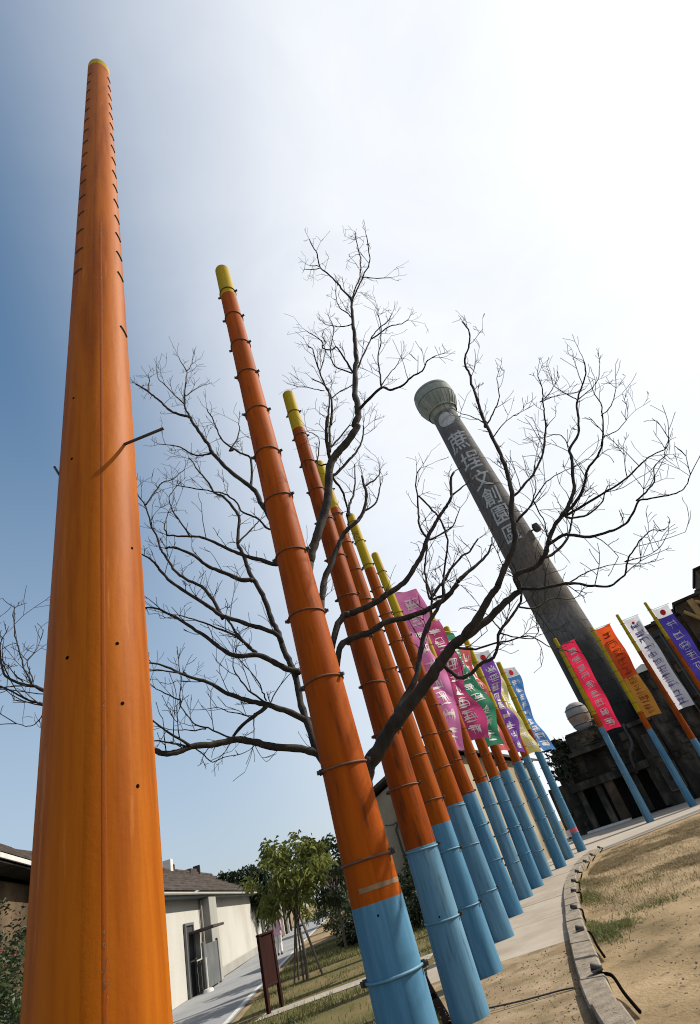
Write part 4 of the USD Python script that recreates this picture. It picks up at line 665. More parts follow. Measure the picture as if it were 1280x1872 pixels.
put('annex', fbox(-1.5, .0, 1.5, 6, 0, 3.9), m_w2, wk)
put('side_wall', fbox(.0, 1.15, .4, 8, 0, 5.2), m_w1, wk)
put('side_wall', fbox(.9, 1.9, .6, 8, 5.2, 7.0), m_w1, wk)
put('upper_wall', fbox(1.15, 7.4, .9, 9, 3.5, 5.5), m_w1, wk)
put('cornice', fbox(1.7, 5.3, -.35, 1.1, 5.5, 5.85), m_w1, wk)
put('parapet', fbox(2.1, 5.2, -.05, 2.6, 5.85, 7.15), m_w1, wk)
put('parapet_coping', fbox(2.3, 5.0, -.15, 2.7, 7.15, 7.32), m_w1, wk)
put('lintel', fbox(.6, 7.4, .0, .95, 3.0, 3.6), m_w1, wk)
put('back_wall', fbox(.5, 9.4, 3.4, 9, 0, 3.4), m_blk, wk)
for u, w in ((1.0, .5), (2.55, .55), (3.35, .8), (5.6, .5), (7.0, .6)):
    put('column', fbox(u, u + w, .15, .75, .15, 3.0), m_w1 if w < .7 else m_w2, wk)
put('step', fbox(.6, 4.1, -1.2, .9, 0, .16), m_pale, wk)
put('low_wing', fbox(7.4, 12.4, .2, 9, 0, 6.1), m_w1, wk)
put('wing_roof', fbox(7.3, 9.3, -.3, 9.2, 6.1, 6.45), m_w1, wk)
for u, z0, z1 in ((8.0, 1.0, 2.8), (9.7, 1.0, 2.8), (8.0, 3.6, 5.2), (9.7, 3.6, 5.2)):
    w = put('window', fbox(u, u + 1.1, .12, .3, z0, z1, .005), m_blk, wk)
    put('window_frame', cat([fbox(u - .1, u, .1, .3, z0 - .1, z1 + .1, .01), fbox(u + 1.1, u + 1.2, .1, .3, z0 - .1, z1 + .1, .01), fbox(u, u + 1.1, .1, .3, z1, z1 + .1, .01), fbox(u, u + 1.1, .06, .3, z0 - .1, z0, .01), fbox(u + .52, u + .58, .09, .2, z0, z1, .005)]), m_w2, w)
for k in range(9):
    u = 1.0 + .55 * rng.uniform(0, 1) + k * .1; z = 6.8 + rng.uniform(-.2, .35)
    put('broken_block', fbox(u - .2, u + .22, .4 + rng.uniform(0, .5), 1.4, z - .3, z + rng.uniform(0, .25), .05), m_w1 if k % 4 else m_pale, wk)
def facing(t, u0, u1, z0, z1, d, mats, n, smin=.25, smax=.9, proud=.16):
    """worn masonry blocks standing unevenly proud of the wall"""
    for k in range(n):
        w, h = rng.uniform(smin, smax), rng.uniform(smin * .5, smax * .6); u, z = rng.uniform(u0, u1 - w), rng.uniform(z0, z1 - h)
        put('masonry_block', fbox(u, u + w, d - rng.uniform(.02, proud), d + .1, z, z + h, .04), mats[k % len(mats)], t)
facing(wk, 1.2, 7.3, 3.6, 5.4, .9, [m_w1], 34); facing(wk, .05, 1.1, .3, 5.1, .4, [m_w1], 16, .2, .6); facing(wk, 2.2, 5.1, 5.95, 7.1, -.05, [m_w1, m_w2], 18, .2, .7)
facing(wk, 7.5, 12.3, .2, 6.0, .2, [m_w1], 34); facing(wk, -1.4, -.1, .2, 3.8, 1.5, [m_w2], 8, .2, .6)
for u in (5.5, 6.3, 7.2, 9.8, 10.9, 11.6): put('roof_stub', fbox(u, u + rng.uniform(.25, .7), .6, 2.0, 5.4 if u < 7.4 else 6.0, (5.4 if u < 7.4 else 6.0) + rng.uniform(.35, 1.0), .05), m_w1, wk)
put('duct', tube(smooth_line([FO + FU * 6.2 - FN * .2 + [0, 0, 2.9], FO + FU * 6.4 + FN * .1 + [0, 0, 4.2], FO + FU * 7.0 + FN * .1 + [0, 0, 5.0], FO + FU * 7.1 - FN * .6 + [0, 0, 6.6]], 4), .12, 10), m_st, wk)
# lichen and vines on the ruin's left edge
N = 900; C = FO + FU * rng.normal(.9, .55, N)[:, None] - FN * rng.uniform(-.1, .6, N)[:, None]; C[:, 2] = rng.uniform(4.2, 7.35, N)
A_, B_ = rng.normal(0, .11, (2, N, 3)); V = np.stack([C - A_, C + B_, C + A_, C - B_], 1).reshape(-1, 3); i4 = np.arange(N) * 4
m_vine = pbr('dark_vine_leaves', [(.012, .016, .008), (.03, .035, .016)], scale=3, rough=.8, trans=.1)
put('vine', (V, np.stack([i4, i4 + 1, i4 + 2, i4 + 3], 1)), m_vine, wk, smooth=False, kind='stuff')
tc = FO + FU * 3.95 - FN * 1.0
tank = thing('storage_tank', 'rounded weathered tank standing on the ruined works building roof', 'tank', tuple(tc + [0, 0, 7.32]))
put('body', revolve([(.001, 7.32), (.62, 7.32), (.80, 7.6), (.98, 8.3), (1.0, 8.8), (.92, 9.2), (.7, 9.52), (.35, 9.68), (.001, 9.72)], 28, tuple(tc)), m_tank, tank, smooth=50)
for z, r in ((7.75, .85), (8.55, 1.01), (9.2, .94)):
    a = np.linspace(0, 2 * PI, 29); put('hoop', tube(np.column_stack([tc[0] + r * np.cos(a), tc[1] + r * np.sin(a), np.full(29, z)]), .035, 6, False), m_st, tank, smooth=True)
put('outlet_pipe', tube(np.array([tc + FU * .9 + [0, 0, 7.9], tc + FU * 1.2 + [0, 0, 7.8], tc + FU * 1.3 + [0, 0, 7.4], tc + FU * 1.3 + [0, 0, 7.2]]), .09, 8), m_tank, tank)
mill = thing('mill_building', 'tall brown factory block with ochre pilasters at the right edge', 'building', tuple(FO + FU * 16))
put('wall', fbox(12.6, 15.9, .5, 14, 0, 13.0), m_w2, mill); put('wall', fbox(15.9, 24, .0, 14, 0, 13.75), m_w2, mill)
put('low_wall', fbox(9.35, 12.6, .0, 12, 0, 9.75), m_w1, mill)
v_ = [FO + FU * u - FN * d + [0, 0, z] for u, z in ((9.2, 9.75), (12.7, 9.75), (10.9, 10.35)) for d in (-.2, 12)]
put('gable_roof', trimesh.convex.convex_hull(np.array(v_)), m_pale, mill, smooth=False)
put('roof_edge', fbox(12.4, 15.85, .2, 14, 13.0, 13.22), m_w1, mill); put('roof_edge', fbox(15.8, 24, -.3, 14, 13.75, 14.0), m_w1, mill)
put('roof_house', fbox(18.2, 24, 1.5, 9, 14.0, 14.55), m_w2, mill)
put('turret', fbox(19.3, 23, 2, 8, 14.55, 16.3), m_w2, mill)
put('turret_cap', fbox(19.15, 23.1, 1.8, 8.1, 16.3, 16.5), m_w1, mill)
for u, w in ((16.9, .55), (18.0, .75), (19.4, .6)): put('pilaster', fbox(u, u + w, -.25, .05, 7.5, 13.7), m_och, mill)
put('ledge', fbox(15.9, 24, -.45, .05, 7.2, 7.5), m_w1, mill); put('ledge', fbox(12.6, 15.9, .1, .55, 5.9, 6.15), m_w1, mill)
for u in (13.1, 14.5):
    for z in (1.2, 6.6, 9.8):
        w = put('window', fbox(u, u + .95, .42, .6, z, z + 2.1, .005), m_blk, mill)
        put('window_frame', cat([fbox(u - .1, u, .36, .6, z - .1, z + 2.2, .01), fbox(u + .95, u + 1.05, .36, .6, z - .1, z + 2.2, .01), fbox(u, u + .95, .36, .6, z + 2.1, z + 2.2, .01), fbox(u, u + .95, .3, .6, z - .1, z, .01), fbox(u + .45, u + .5, .4, .5, z, z + 2.1, .005)]), m_w1, w)
for u in (16.2, 18.1, 20.2):
    w = put('window', fbox(u, u + 1.1, -.08, .1, 2.0, 5.6, .005), m_blk, mill)
    put('window_frame', cat([fbox(u - .1, u, -.14, .1, 1.9, 5.7, .01), fbox(u + 1.1, u + 1.2, -.14, .1, 1.9, 5.7, .01), fbox(u, u + 1.1, -.14, .1, 5.6, 5.7, .01), fbox(u, u + 1.1, -.2, .1, 1.9, 2.0, .01)]), m_w1, w)
for k in range(5): put('conduit', rod(FO + FU * (12.9 + k * .62) + FN * .6 * (k % 2) + [0, 0, 3.0 + k * .3], FO + FU * (12.9 + k * .62) + FN * .6 * (k % 2) + [0, 0, 12.4 - k * .4], .07, 6), m_st, mill)
facing(mill, 12.7, 15.8, 6.3, 12.8, .5, [m_w2, m_w2, m_w1], 46); facing(mill, 15.95, 23, 7.7, 13.6, .0, [m_w2, m_w1], 40); facing(mill, 9.4, 12.5, .3, 9.5, .0, [m_w1], 40); facing(mill, 15.95, 23, .3, 7.0, .0, [m_w2, m_w1, m_w1], 44); facing(mill, 12.7, 15.8, .3, 5.8, .5, [m_w1], 26)
for k in range(22):
    u = rng.uniform(12.7, 22.5); zt_ = 13.22 if u < 15.6 else (14.0 if u < 18.2 else 14.55)
    put('parapet_block', fbox(u, u + rng.uniform(.3, .9), .5, 1.4, zt_ - .05, zt_ + rng.uniform(.12, .5), .04), m_w2 if k % 3 else m_w1, mill)
for u, z, w, h in ((13.0, 12.0, 1.0, .5), (14.9, 9.2, .6, .8), (13.4, 8.9, .5, .6), (17.2, 9.0, .6, 1.6), (19.0, 9.4, .3, 1.2)): put('opening', fbox(u, u + w, -.24 if u > 15.9 else .30, .52, z, z + h, .005), m_blk, mill)
put('brace_beam', rod(FO + FU * 16.2 + FN * .35 + [0, 0, 12.9], FO + FU * 19.8 + FN * .35 + [0, 0, 8.2], .16, 8), m_och, mill); put('brace_beam', rod(FO + FU * 17.4 + FN * .55 + [0, 0, 13.3], FO + FU * 21.4 + FN * .55 + [0, 0, 9.4], .14, 8), m_och, mill)
put('wall_lamp', cat([bbox(FO + FU * 14.2 + FN * .1 + [0, 0, 7.6], (.3, .5, .3), bz, .05)]), m_pale, mill)

# ------------------------------------------------------------------ white street house at the left
HA = math.atan2(-4.6, 24.5); HU = dirv(HA); HN = np.array([HU[1], -HU[0], 0]); HO = np.array([-10.6, 21.8, 0])   # HN points to the road
if HN[0] < 0: HN = -HN
m_white_wall = pbr('white_plaster', [(.30, .285, .25), (.36, .35, .315), (.39, .38, .35)], scale=.5, stretch=(1, 1, .5), rough=.9, bump=.3, bscale=9, bdist=.02, spec=.2)
m_grey_wall = pbr('grey_plaster', [(.20, .195, .175), (.25, .245, .22)], scale=.8, stretch=(1, 1, .4), rough=.9)
m_roof = pbr('old_brown_roof', [(.028, .022, .019), (.048, .039, .034), (.075, .063, .054)], scale=1.1, rough=.95, bump=.6, bscale=6, bdist=.04, spec=.15)
m_fasc = pbr('green_grey_eave_board', [(.05, .075, .07), (.08, .10, .095)], scale=2, rough=.8)
m_gate = pbr('grey_gate_sheet', [(.055, .06, .062), (.10, .105, .105)], scale=1.4, rough=.7)
def hp(s, d, z): return HO + HU * s + HN * d + np.array([0, 0, z])
def hbox(s0, s1, d0, d1, z0, z1, b=.015): 
    c = hp((s0 + s1) / 2, (d0 + d1) / 2, (z0 + z1) / 2)
    return bbox(c, (d1 - d0, s1 - s0, z1 - z0), HA, b)
def gabled(t, s0, s1, depth, ze, zr, name='roof', over=.45):
    """two sloping roof faces with thickness, ridge along the street; rows of tiles as courses"""
    for side in (0, 1):
        dA, dB = (over, -depth / 2) if side == 0 else (-depth - over, -depth / 2)
        n = 9
        for k in range(n):
            f0, f1 = k / n, (k + 1) / n
            d0, d1 = dA + (dB - dA) * f0, dA + (dB - dA) * f1
            za, zb = ze + (zr - ze) * f0 + .06, ze + (zr - ze) * f1
            P = [hp(s, d, z + o) for s in (s0, s1) for d, z in ((d0, za), (d1, zb)) for o in (0, .07)]
            put('tile_course', trimesh.convex.convex_hull(np.array(P)), m_roof, t, smooth=False)
    put('ridge_cap', tube([hp(s0, -depth / 2, zr + .06), hp(s1, -depth / 2, zr + .06)], .13, 8), m_roof, t)
house = thing('white_house', 'long low white plastered house with a brown roof along the street', 'house', tuple(HO))
put('wall', hbox(-5, 24.6, -7, 0, 0, 3.0), m_white_wall, house)
rf = put('eave_board', hbox(-5.2, 24.8, .02, .42, 2.95, 3.12), m_fasc, house)
gabled(house, -5.2, 24.9, 7, 3.1, 5.15)
for s, w, h in ((13.3, .5, .55), (13.9, .3, .3), (18, 1.6, .22), (20.5, .18, .5), (6.8, .5, .6)): put('roof_vent', hbox(s, s + w, -3.75, -3.3, 5.1, 5.2 + h), m_pale if h > .5 else m_roof, house)
put('buttress', hbox(4.85, 6.3, .0, .42, 0, 2.94), m_grey_wall, house)
put('plinth', hbox(6.3, 24.6, .0, .10, 0, .35), m_grey_wall, house)
put('doorway', hbox(2.0, 3.1, .01, .06, 0, 2.1, .004), m_blk, house); put('awning', bbox(hp(3.5, .45, 1.86), (1.1, 2.1, .09), HA, .01), m_roof, house)
put('window', hbox(22.3, 23.4, .01, .07, 1.0, 2.2, .004), m_blk, house); put('window_frame', cat([hbox(22.2, 22.3, .01, .12, .9, 2.3), hbox(23.4, 23.5, .01, .12, .9, 2.3), hbox(22.3, 23.4, .01, .12, 2.2, 2.3), hbox(22.3, 23.4, .01, .14, .9, 1.0), hbox(22.82, 22.87, .06, .10, 1.0, 2.2, .004)]), m_gate, house); put('door_frame', cat([hbox(1.9, 2.0, .01, .11, 0, 2.2), hbox(3.1, 3.2, .01, .11, 0, 2.2), hbox(2.0, 3.1, .01, .11, 2.1, 2.2)]), m_gate, house); put('gutter', tube([hp(-5.2, .47, 3.06), hp(24.8, .47, 3.03)], .05, 8), m_grey_wall, house); put('downpipe', rod(hp(4.7, .1, 0), hp(4.7, .1, 2.9), .05, 8), m_grey_wall, house)
gate = thing('yard_gate', 'dark grey metal sheet gate standing before the white house', 'gate', tuple(hp(3.2, .5, 0)))
for k in range(4): put('panel', hbox(2.5 + k * .62, 3.1 + k * .62, .52, .56, .06, 1.38, .01), m_gate, gate)
for s in (2.46, 5.02): put('post', hbox(s - .04, s + .04, .49, .59, 0, 1.46), m_gate, gate)
put('rail', hbox(2.5, 4.98, .49, .52, 1.2, 1.26, .005), m_gate, gate)
wp = thing('white_post', 'thin white post at the road edge before the dark gate', 'post', tuple(hp(2.2, .62, 0)))
put('shaft', rod(hp(2.2, .66, 0), hp(2.2, .66, 1.0), .035, 10), m_line, wp); put('foot', revolve([(.001, .12), (.16, .1), (.2, 0)], 16, tuple(hp(2.2, .66, 0))), m_pale, wp)
m_pot = pbr('plant_pot_clay', [(.12, .05, .03), (.18, .08, .05)], scale=4, rough=.9)
# houses farther up the street
m_cream = pbr('cream_plaster', [(.24, .22, .16), (.31, .29, .22)], scale=.7, rough=.9)
h2 = thing('veranda_house', 'cream house with dark veranda posts farther up the street', 'house', tuple(hp(26, 0, 0)))
put('wall', hbox(25.4, 44, -7, -.8, 0, 2.95), m_cream, h2); put('eave_board', hbox(25.2, 44.2, -.8, .25, 2.9, 3.05), m_fasc, h2)
gabled(h2, 25.2, 44.2, 7, 3.05, 4.95, over=.3)
for k in range(8): put('post', hbox(26.2 + k * 2.2, 26.45 + k * 2.2, -.1, .12, 0, 2.9), m_w2 if k % 2 else m_pale, h2)
for k in range(4): put('window', hbox(27 + k * 4, 28.8 + k * 4, -.79, -.74, .6, 2.4, .004), m_blk, h2)
h3c = np.array([-12.0, 78, 0])
h3 = thing('street_end_house', 'pale house seen under the young tree at the end of the street', 'house', tuple(h3c))
put('wall', bbox(h3c + [0, 0, 1.6], (11, 8, 3.2), rad(-12), .03), m_white_wall, h3)
v_ = [box(h3c + [0, 0, 3.3], (12, 9, .25), rad(-12))[0], box(h3c + [0, 0, 4.9], (9, .4, .2), rad(-12))[0]]
put('roof', trimesh.convex.convex_hull(np.vstack(v_)), m_roof, h3, smooth=False)
for k in (-3.5, -.8, 2.2): put('window', bbox(h3c + [k, -4.05, 1.7], (1.3, .1, 1.3), rad(-12), .01), m_blk, h3)
# house at the far left behind the shrub
QA = rad(-19.4); QU = dirv(QA); QN = np.array([QU[1], -QU[0], 0]); QO = np.array([-9.98, 12.6, 0])
def qp(s, d, z): return QO + QU * s + QN * d + np.array([0, 0, z])
h4 = thing('brown_roofed_house', 'dark house with a white fascia behind the flowering shrub at the left edge', 'house', tuple(QO))
put('wall', bbox(qp(0, -2.6, 2.0), (4.2, 11, 4.0), QA, .03), m_w2, h4)
for dA, dB in ((.12, -2.0), (-4.9, -2.0)):
    for k in range(7):
        f0, f1 = k / 7, (k + 1) / 7; d0, d1 = dA + (dB - dA) * f0, dA + (dB - dA) * f1; z0, z1 = 4.22 + 1.3 * f0 + .05, 4.22 + 1.3 * f1
        put('tile_course', trimesh.convex.convex_hull(np.array([qp(s, d, z + o) for s in (-6, 6) for d, z in ((d0, z0), (d1, z1)) for o in (0, .06)])), m_roof, h4, smooth=False)
put('fascia', bbox(qp(0, .14, 4.18), (.04, 12, .10), QA, .005), m_line, h4)
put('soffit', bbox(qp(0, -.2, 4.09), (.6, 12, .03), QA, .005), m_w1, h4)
put('window', bbox(qp(1, -.46, 2.4), (.08, 1.2, 1.0), QA, .01), m_blk, h4)

# ------------------------------------------------------------------ gable house behind the poles
GA = rad(19.5); GU = dirv(GA); GR = np.array([GU[1], -GU[0], 0]); GO = np.array([-.35, 26.5, 0])
if GR[0] < 0: GR = -GR
def gp(s, d, z): return GO + GU * s + GR * d + np.array([0, 0, z])
m_beige = pbr('olive_beige_plaster', [(.16, .135, .09), (.24, .205, .14), (.30, .26, .19)], scale=.6, stretch=(1, 1, .6), rough=.95, bump=.4, bscale=8, bdist=.03, spec=.15)
gh = thing('gable_house', 'olive beige house with a low gable behind the row of poles', 'house', tuple(GO))
pent = np.array([gp(s, d, z) for s in (0, 17) for d, z in ((-4.6, 0), (1.2, 0), (1.2, 5.1), (0, 5.55), (-4.6, 4.0))])
put('wall', trimesh.convex.convex_hull(pent), m_beige, gh, smooth=False)
for (d0, z0), (d1, z1) in (((-5.1, 4.02), (.06, 5.74)), ((1.6, 5.14), (-.06, 5.74))):
    put('roof', trimesh.convex.convex_hull(np.array([gp(s, d, z + o) for s in (-.5, 17.4) for d, z in ((d0, z0), (d1, z1)) for o in (0, .13)])), m_roof, gh, smooth=False)
put('drain_pipe', tube([gp(-.12, -2.0, 4.3), gp(-.12, -1.9, 3.6), gp(-.12, -2.3, 3.1), gp(-.12, -2.2, 0)], .05, 6), m_st, gh)
put('cable', tube([gp(-.1, -4, 3.7), gp(-.15, -2.4, 3.3), gp(-.15, -1.2, 3.5), gp(-.1, 1.0, 3.2)], .022, 5), m_st, gh)
for s in (3, 8, 13): put('window', bbox(gp(s, 1.22, 2.6), (.08, 1.4, 1.2), GA, .01), m_blk, gh)
put('door', bbox(gp(-.03, -.6, 1.05), (1.0, .08, 2.1), GA, .01), m_w2, gh)

# ------------------------------------------------------------------ greenery
def leaf_mat(name, cols, trans=.3): return pbr(name, cols, scale=2.2, rough=.55, trans=trans, spec=.35)
m_l1 = leaf_mat('mango_leaves', [(.06, .075, .016), (.145, .17, .036), (.30, .30, .085)])
m_l2 = leaf_mat('dark_tree_leaves', [(.008, .014, .006), (.02, .032, .012), (.04, .055, .02)], .2)
m_l3 = leaf_mat('shrub_leaves', [(.012, .022, .008), (.035, .055, .018), (.075, .10, .03)])
m_fl = leaf_mat('pink_petals', [(.5, .12, .16), (.62, .2, .24)], .4)
m_stem = pbr('young_bark', [(.06, .045, .03), (.11, .085, .06)], scale=8, rough=.9)
def leaves(C, D, L, W, droop, r):
    """leaf blades at C along D, two quads each folded along the midrib"""
    N = len(C); D = D / np.linalg.norm(D, axis=1, keepdims=True)
    side = np.cross(D, r.normal(0, 1, (N, 3))); side /= np.linalg.norm(side, axis=1, keepdims=True); nn = np.cross(D, side)
    L, W = L[:, None], W[:, None]
    tip = C + D * L + np.array([0, 0, -1]) * droop * L; mid = C + D * L * .5 + nn * W * .15
    a, b = mid + side * W * .5 - nn * W * .2, mid - side * W * .5 - nn * W * .2
    V = np.stack([C, a, tip, b], 1).reshape(-1, 3); i = np.arange(N) * 4
    return V, np.vstack([np.stack([i, i + 1, i + 2], 1), np.stack([i, i + 2, i + 3], 1)])
def crown(center, size, nclump, per, r, L=.16, W=.045, droop=.5, lo=-1.0):
    C, D, tips = [], [], []
    while len(tips) < nclump:
        q = r.uniform(-1, 1, 3)
        n = np.linalg.norm(q)
        if n > 1 or n < .35 or q[2] < lo: continue
        tips.append(q)
    for q in tips:
        c = np.asarray(center) + q * size * (1 + r.normal(0, .08))
        m = int(per * r.uniform(.5, 1.5))
        d = r.normal(0, 1, (m, 3)); d[:, 2] *= .5
        C.append(c + r.normal(0, .05 + .03 * min(size), (m, 3))); D.append(d + q * .5)
    C, D = np.vstack(C), np.vstack(D); N = len(C)
    return leaves(C, D, L * r.uniform(.6, 1.3, N), W * r.uniform(.7, 1.3, N), droop, r), np.array(tips) * size + np.asarray(center)
def leafy(name, label, base, cz, size, ncl, per, mat, seed, group=None, th=1.2, tr_=.05, **kw):
    r = np.random.default_rng(seed); base = np.asarray(base, float)
    t = thing(name, label, 'tree', tuple(base), group)
    c = base + [0, 0, cz]
    put('trunk', tube([base, base + [.03, .02, th * .5], base + [.0, .0, th], c], [tr_, tr_ * .85, tr_ * .7, tr_ * .3], 10), m_stem, t, smooth=True)
    lf, tips = crown(c, np.asarray(size, float), ncl, per, r, **kw)
    for q in tips[::max(1, len(tips) // 14)]:
        s = base + [0, 0, th * r.uniform(.8, 1.1)]; put('branch', tube(smooth_line([s, (s + q) / 2 + [0, 0, .1], q], 3), np.linspace(tr_ * .45, .006, 7), 6), m_stem, t, smooth=True)
    put('foliage', lf, mat, t, smooth=False, kind='stuff')
    return t
yt = leafy('young_tree', 'young leafy green tree held up by wooden stakes on the lawn', (-4.95, 17.75, 0), 2.35, (1.25, 1.1, .96), 105, 28, m_l1, 3, th=1.35, L=.20, W=.05, lo=-.9)
stakes = thing('tree_stakes', 'dark wooden stakes tied around the young tree trunk', 'stakes', (-4.95, 17.75, 0))
for k, (dx, dy) in enumerate(((-.28, -.35), (.0, -.42), (.48, -.25), (.30, .45), (-.35, .35))):
    put('stake', rod((-4.95 + dx, 17.75 + dy, -.05), (-4.95 + dx * .15, 17.75 + dy * .15, 1.32 + .05 * k), .026, 8), m_st if k % 2 else m_stem, stakes)
put('tie', tube([(-4.95 + .11 * math.cos(a), 17.75 + .11 * math.sin(a), 1.12) for a in np.linspace(0, 2 * PI, 13)], .02, 6, False), m_dark, stakes, smooth=True)
leafy('young_tree', 'slim dark leaved tree just left of the second pole, behind the staked tree', (-4.75, 22.2, 0), 2.25, (1.2, 1.1, 1.05), 80, 26, m_l3, 4, th=1.7, L=.22, W=.07)
leafy('round_tree', 'rounded dark green tree rising behind the street roofs', (-15.2, 42, 0), 3.1, (2.6, 2.2, 1.55), 260, 30, m_l2, 5, th=1.6, tr_=.14, L=.32, W=.14)
def shrub(name, label, c, size, ncl, per, mat, seed, flowers=0, L=.12, W=.05, group=None):
    r = np.random.default_rng(seed); c = np.asarray(c, float); t = thing(name, label, 'shrub', (c[0], c[1], 0), group)
    lf, tips = crown(c, np.asarray(size, float), ncl, per, r, L=L, W=W, droop=.2)
    for q in tips[::max(1, len(tips) // 8)]: put('stem', tube([(c[0], c[1], 0), (c * .5 + q * .5) * [1, 1, .8], q], [.02, .014, .005], 6), m_stem, t)
    put('foliage', lf, mat, t, smooth=False, kind='stuff')
    for k in range(flowers):
        q = c + (tips[k % len(tips)] - c) * 1.03; d = r.normal(0, 1, (6, 3)); put('flower', leaves(np.repeat(q[None], 6, 0), d, np.full(6, .06), np.full(6, .05), .1, r), m_fl, t, smooth=False)
    return t
shrub('flowering_shrub', 'dense dark green shrub with a few pink flowers at the left edge', (-8.3, 10.4, 1.15), (1.3, 1.2, 1.25), 190, 34, m_l3, 8, flowers=9)
shrub('flowering_shrub', 'taller loose shrub behind the pink flowering one, against the dark house', (-10.6, 13.2, 1.7), (1.3, 1.2, 1.75), 160, 30, m_l2, 9, flowers=3)
for k, (x, y, w, lab) in enumerate(((-1.55, 21.3, .85, 'low dark clipped shrub between the second and third poles'), (-3.0, 22.0, .9, 'low dark clipped shrub hidden partly by the second pole'), (-4.3, 23.2, .9, 'low dark shrub at the foot of the slim tree'), (-2.0, 24.6, .8, 'leafy bush against the gable house wall'), (-7.0, 33.5, 1.5, 'big dark bush at the right edge of the street, beyond the slim tree'), (-8.6, 40, 1.8, 'far dark bush at the bend of the street'))):
    shrub('low_shrub', lab, (x, y, .45 if k < 3 else .9), (w, .6, .5 if k < 3 else .9), 110, 26, m_l2 if k < 3 else m_l3, 20 + k, L=.13, W=.06)
# weeds and grass
def blades(pts, h, w, r, lean=.5):
    N = len(pts); a = r.uniform(0, 2 * PI, N); s = np.column_stack([np.cos(a), np.sin(a), 0 * a]) * w[:, None]
    ln = r.normal(0, lean, (N, 2)) * h[:, None]; tip = pts + np.column_stack([ln, h]); mid = pts + np.column_stack([ln * .35, h * .6])
    V = np.stack([pts - s, pts + s, mid + s * .7, mid - s * .7, tip], 1).reshape(-1, 3); i = np.arange(N) * 5
    return V, np.vstack([np.stack([i, i + 1, i + 2], 1), np.stack([i, i + 2, i + 3], 1), np.stack([i + 3, i + 2, i + 4], 1)])
def scatter(poly, n, r, dens=None):
    x0, y0, x1_, y1_ = poly.bounds; out = []
    import shapely
    while sum(map(len, out)) < n:
        q = r.uniform([x0, y0], [x1_, y1_], (n, 2)); q = q[shapely.contains_xy(poly, q[:, 0], q[:, 1])]
        if dens is not None: q = q[r.random(len(q)) < dens(q)]
        out.append(q)
    return np.vstack(out)[:n]
gr = np.random.default_rng(12)
nz = lambda q, s, o: meshkit.fbm(np.column_stack([q * s, np.full(len(q), o)]), 3, int(o))
m_grass = leaf_mat('lawn_grass', [(.055, .07, .017), (.10, .11, .03), (.19, .155, .06)], .25)
m_dry = leaf_mat('dry_grass', [(.085, .066, .024), (.16, .115, .05), (.27, .20, .095)], .25)
m_weed = leaf_mat('green_weeds', [(.06, .07, .015), (.12, .125, .03)], .3)
q = scatter(lawn_poly.buffer(-.05), 42000, gr, lambda q: np.clip((nz(q, .55, 3) - .38) * 4, .05, 1) * np.where(np.abs(q[:, 1] - 13.98 - (q[:, 0] + 3) * .155) < .36, 0, 1))
h = gr.uniform(.035, .10, len(q)); put('grass', blades(np.column_stack([q, np.zeros(len(q))]), h, np.full(len(q), .006), gr), m_grass, smooth=False, label='short patchy yellow green grass on the lawn left of the poles', cat='grass', kind='stuff')
dry = Polygon([(1.75, 12.5), (2.6, 11.4), (5.2, 13.8), (9, 16), (14, 21), (13, 30), (8, 28.5), (5.7, 27), (4.6, 24.6), (3.3, 20.3), (2.5, 16.6)])
q = scatter(dry, 95000, gr, lambda q: np.clip((nz(q, .5, 5) - .40) * 4, .06, 1))
h = gr.uniform(.02, .07, len(q)); put('dry_grass', blades(np.column_stack([q, np.zeros(len(q))]), h, np.full(len(q), .006), gr, 1.3), m_dry, smooth=False, label='dry straw coloured grass on the sandy ground right of the kerb', cat='grass', kind='stuff')
wd = [np.column_stack([gr.normal(x, sx, n), gr.normal(y, sy, n)]) for x, y, sx, sy, n in ((1.56, 10.9, .10, .5, 3400), (1.85, 10.8, .16, .2, 1400), (2.25, 15.2, .16, .9, 2000), (2.78, 18.2, .18, .9, 1400), (3.3, 14.6, .35, .3, 500), (2.7, 11.6, .35, .2, 600))]
q = np.vstack(wd); q = q[q[:, 0] > np.interp(q[:, 1], kr[:, 1], kr[:, 0]) + .02]
h = gr.uniform(.015, .055, len(q)); put('weeds', blades(np.column_stack([q, np.zeros(len(q))]), h, np.full(len(q), .006), gr, .9), m_weed, smooth=False, label='tufts of green weeds growing along the right side of the kerb', cat='weeds', kind='stuff')
# scattered pebbles
ico = trimesh.creation.icosphere(subdivisions=1, radius=1.0); pv, pf = np.array(ico.vertices), np.array(ico.faces); ms = []
q = np.vstack([scatter(Polygon([(1.2, 5.2), (4.8, 5.2), (6.5, 13), (2.2, 13), (1.4, 10)]), 900, gr), scatter(Polygon([(-.8, 5.5), (.5, 5.5), (.9, 10.5), (-.9, 10.5)]), 180, gr)])
for x, y in q:
    s = gr.uniform(.004, .015) * np.array([1, gr.uniform(.6, 1), gr.uniform(.4, .7)]); v = pv * s * (1 + gr.normal(0, .12, pv.shape)); a = gr.uniform(0, 6); v = np.column_stack([v[:, 0] * math.cos(a) - v[:, 1] * math.sin(a), v[:, 0] * math.sin(a) + v[:, 1] * math.cos(a), v[:, 2]])
    ms.append((v + [x, y, .012 if x > 1 else .028], pf))
put('pebbles', cat(ms), pbr('pebble_stone', [(.05, .036, .025), (.12, .09, .06), (.26, .21, .15)], scale=9, rough=.9), smooth=True, label='small pebbles and crumbs scattered on the sand and path', cat='pebbles', kind='stuff')

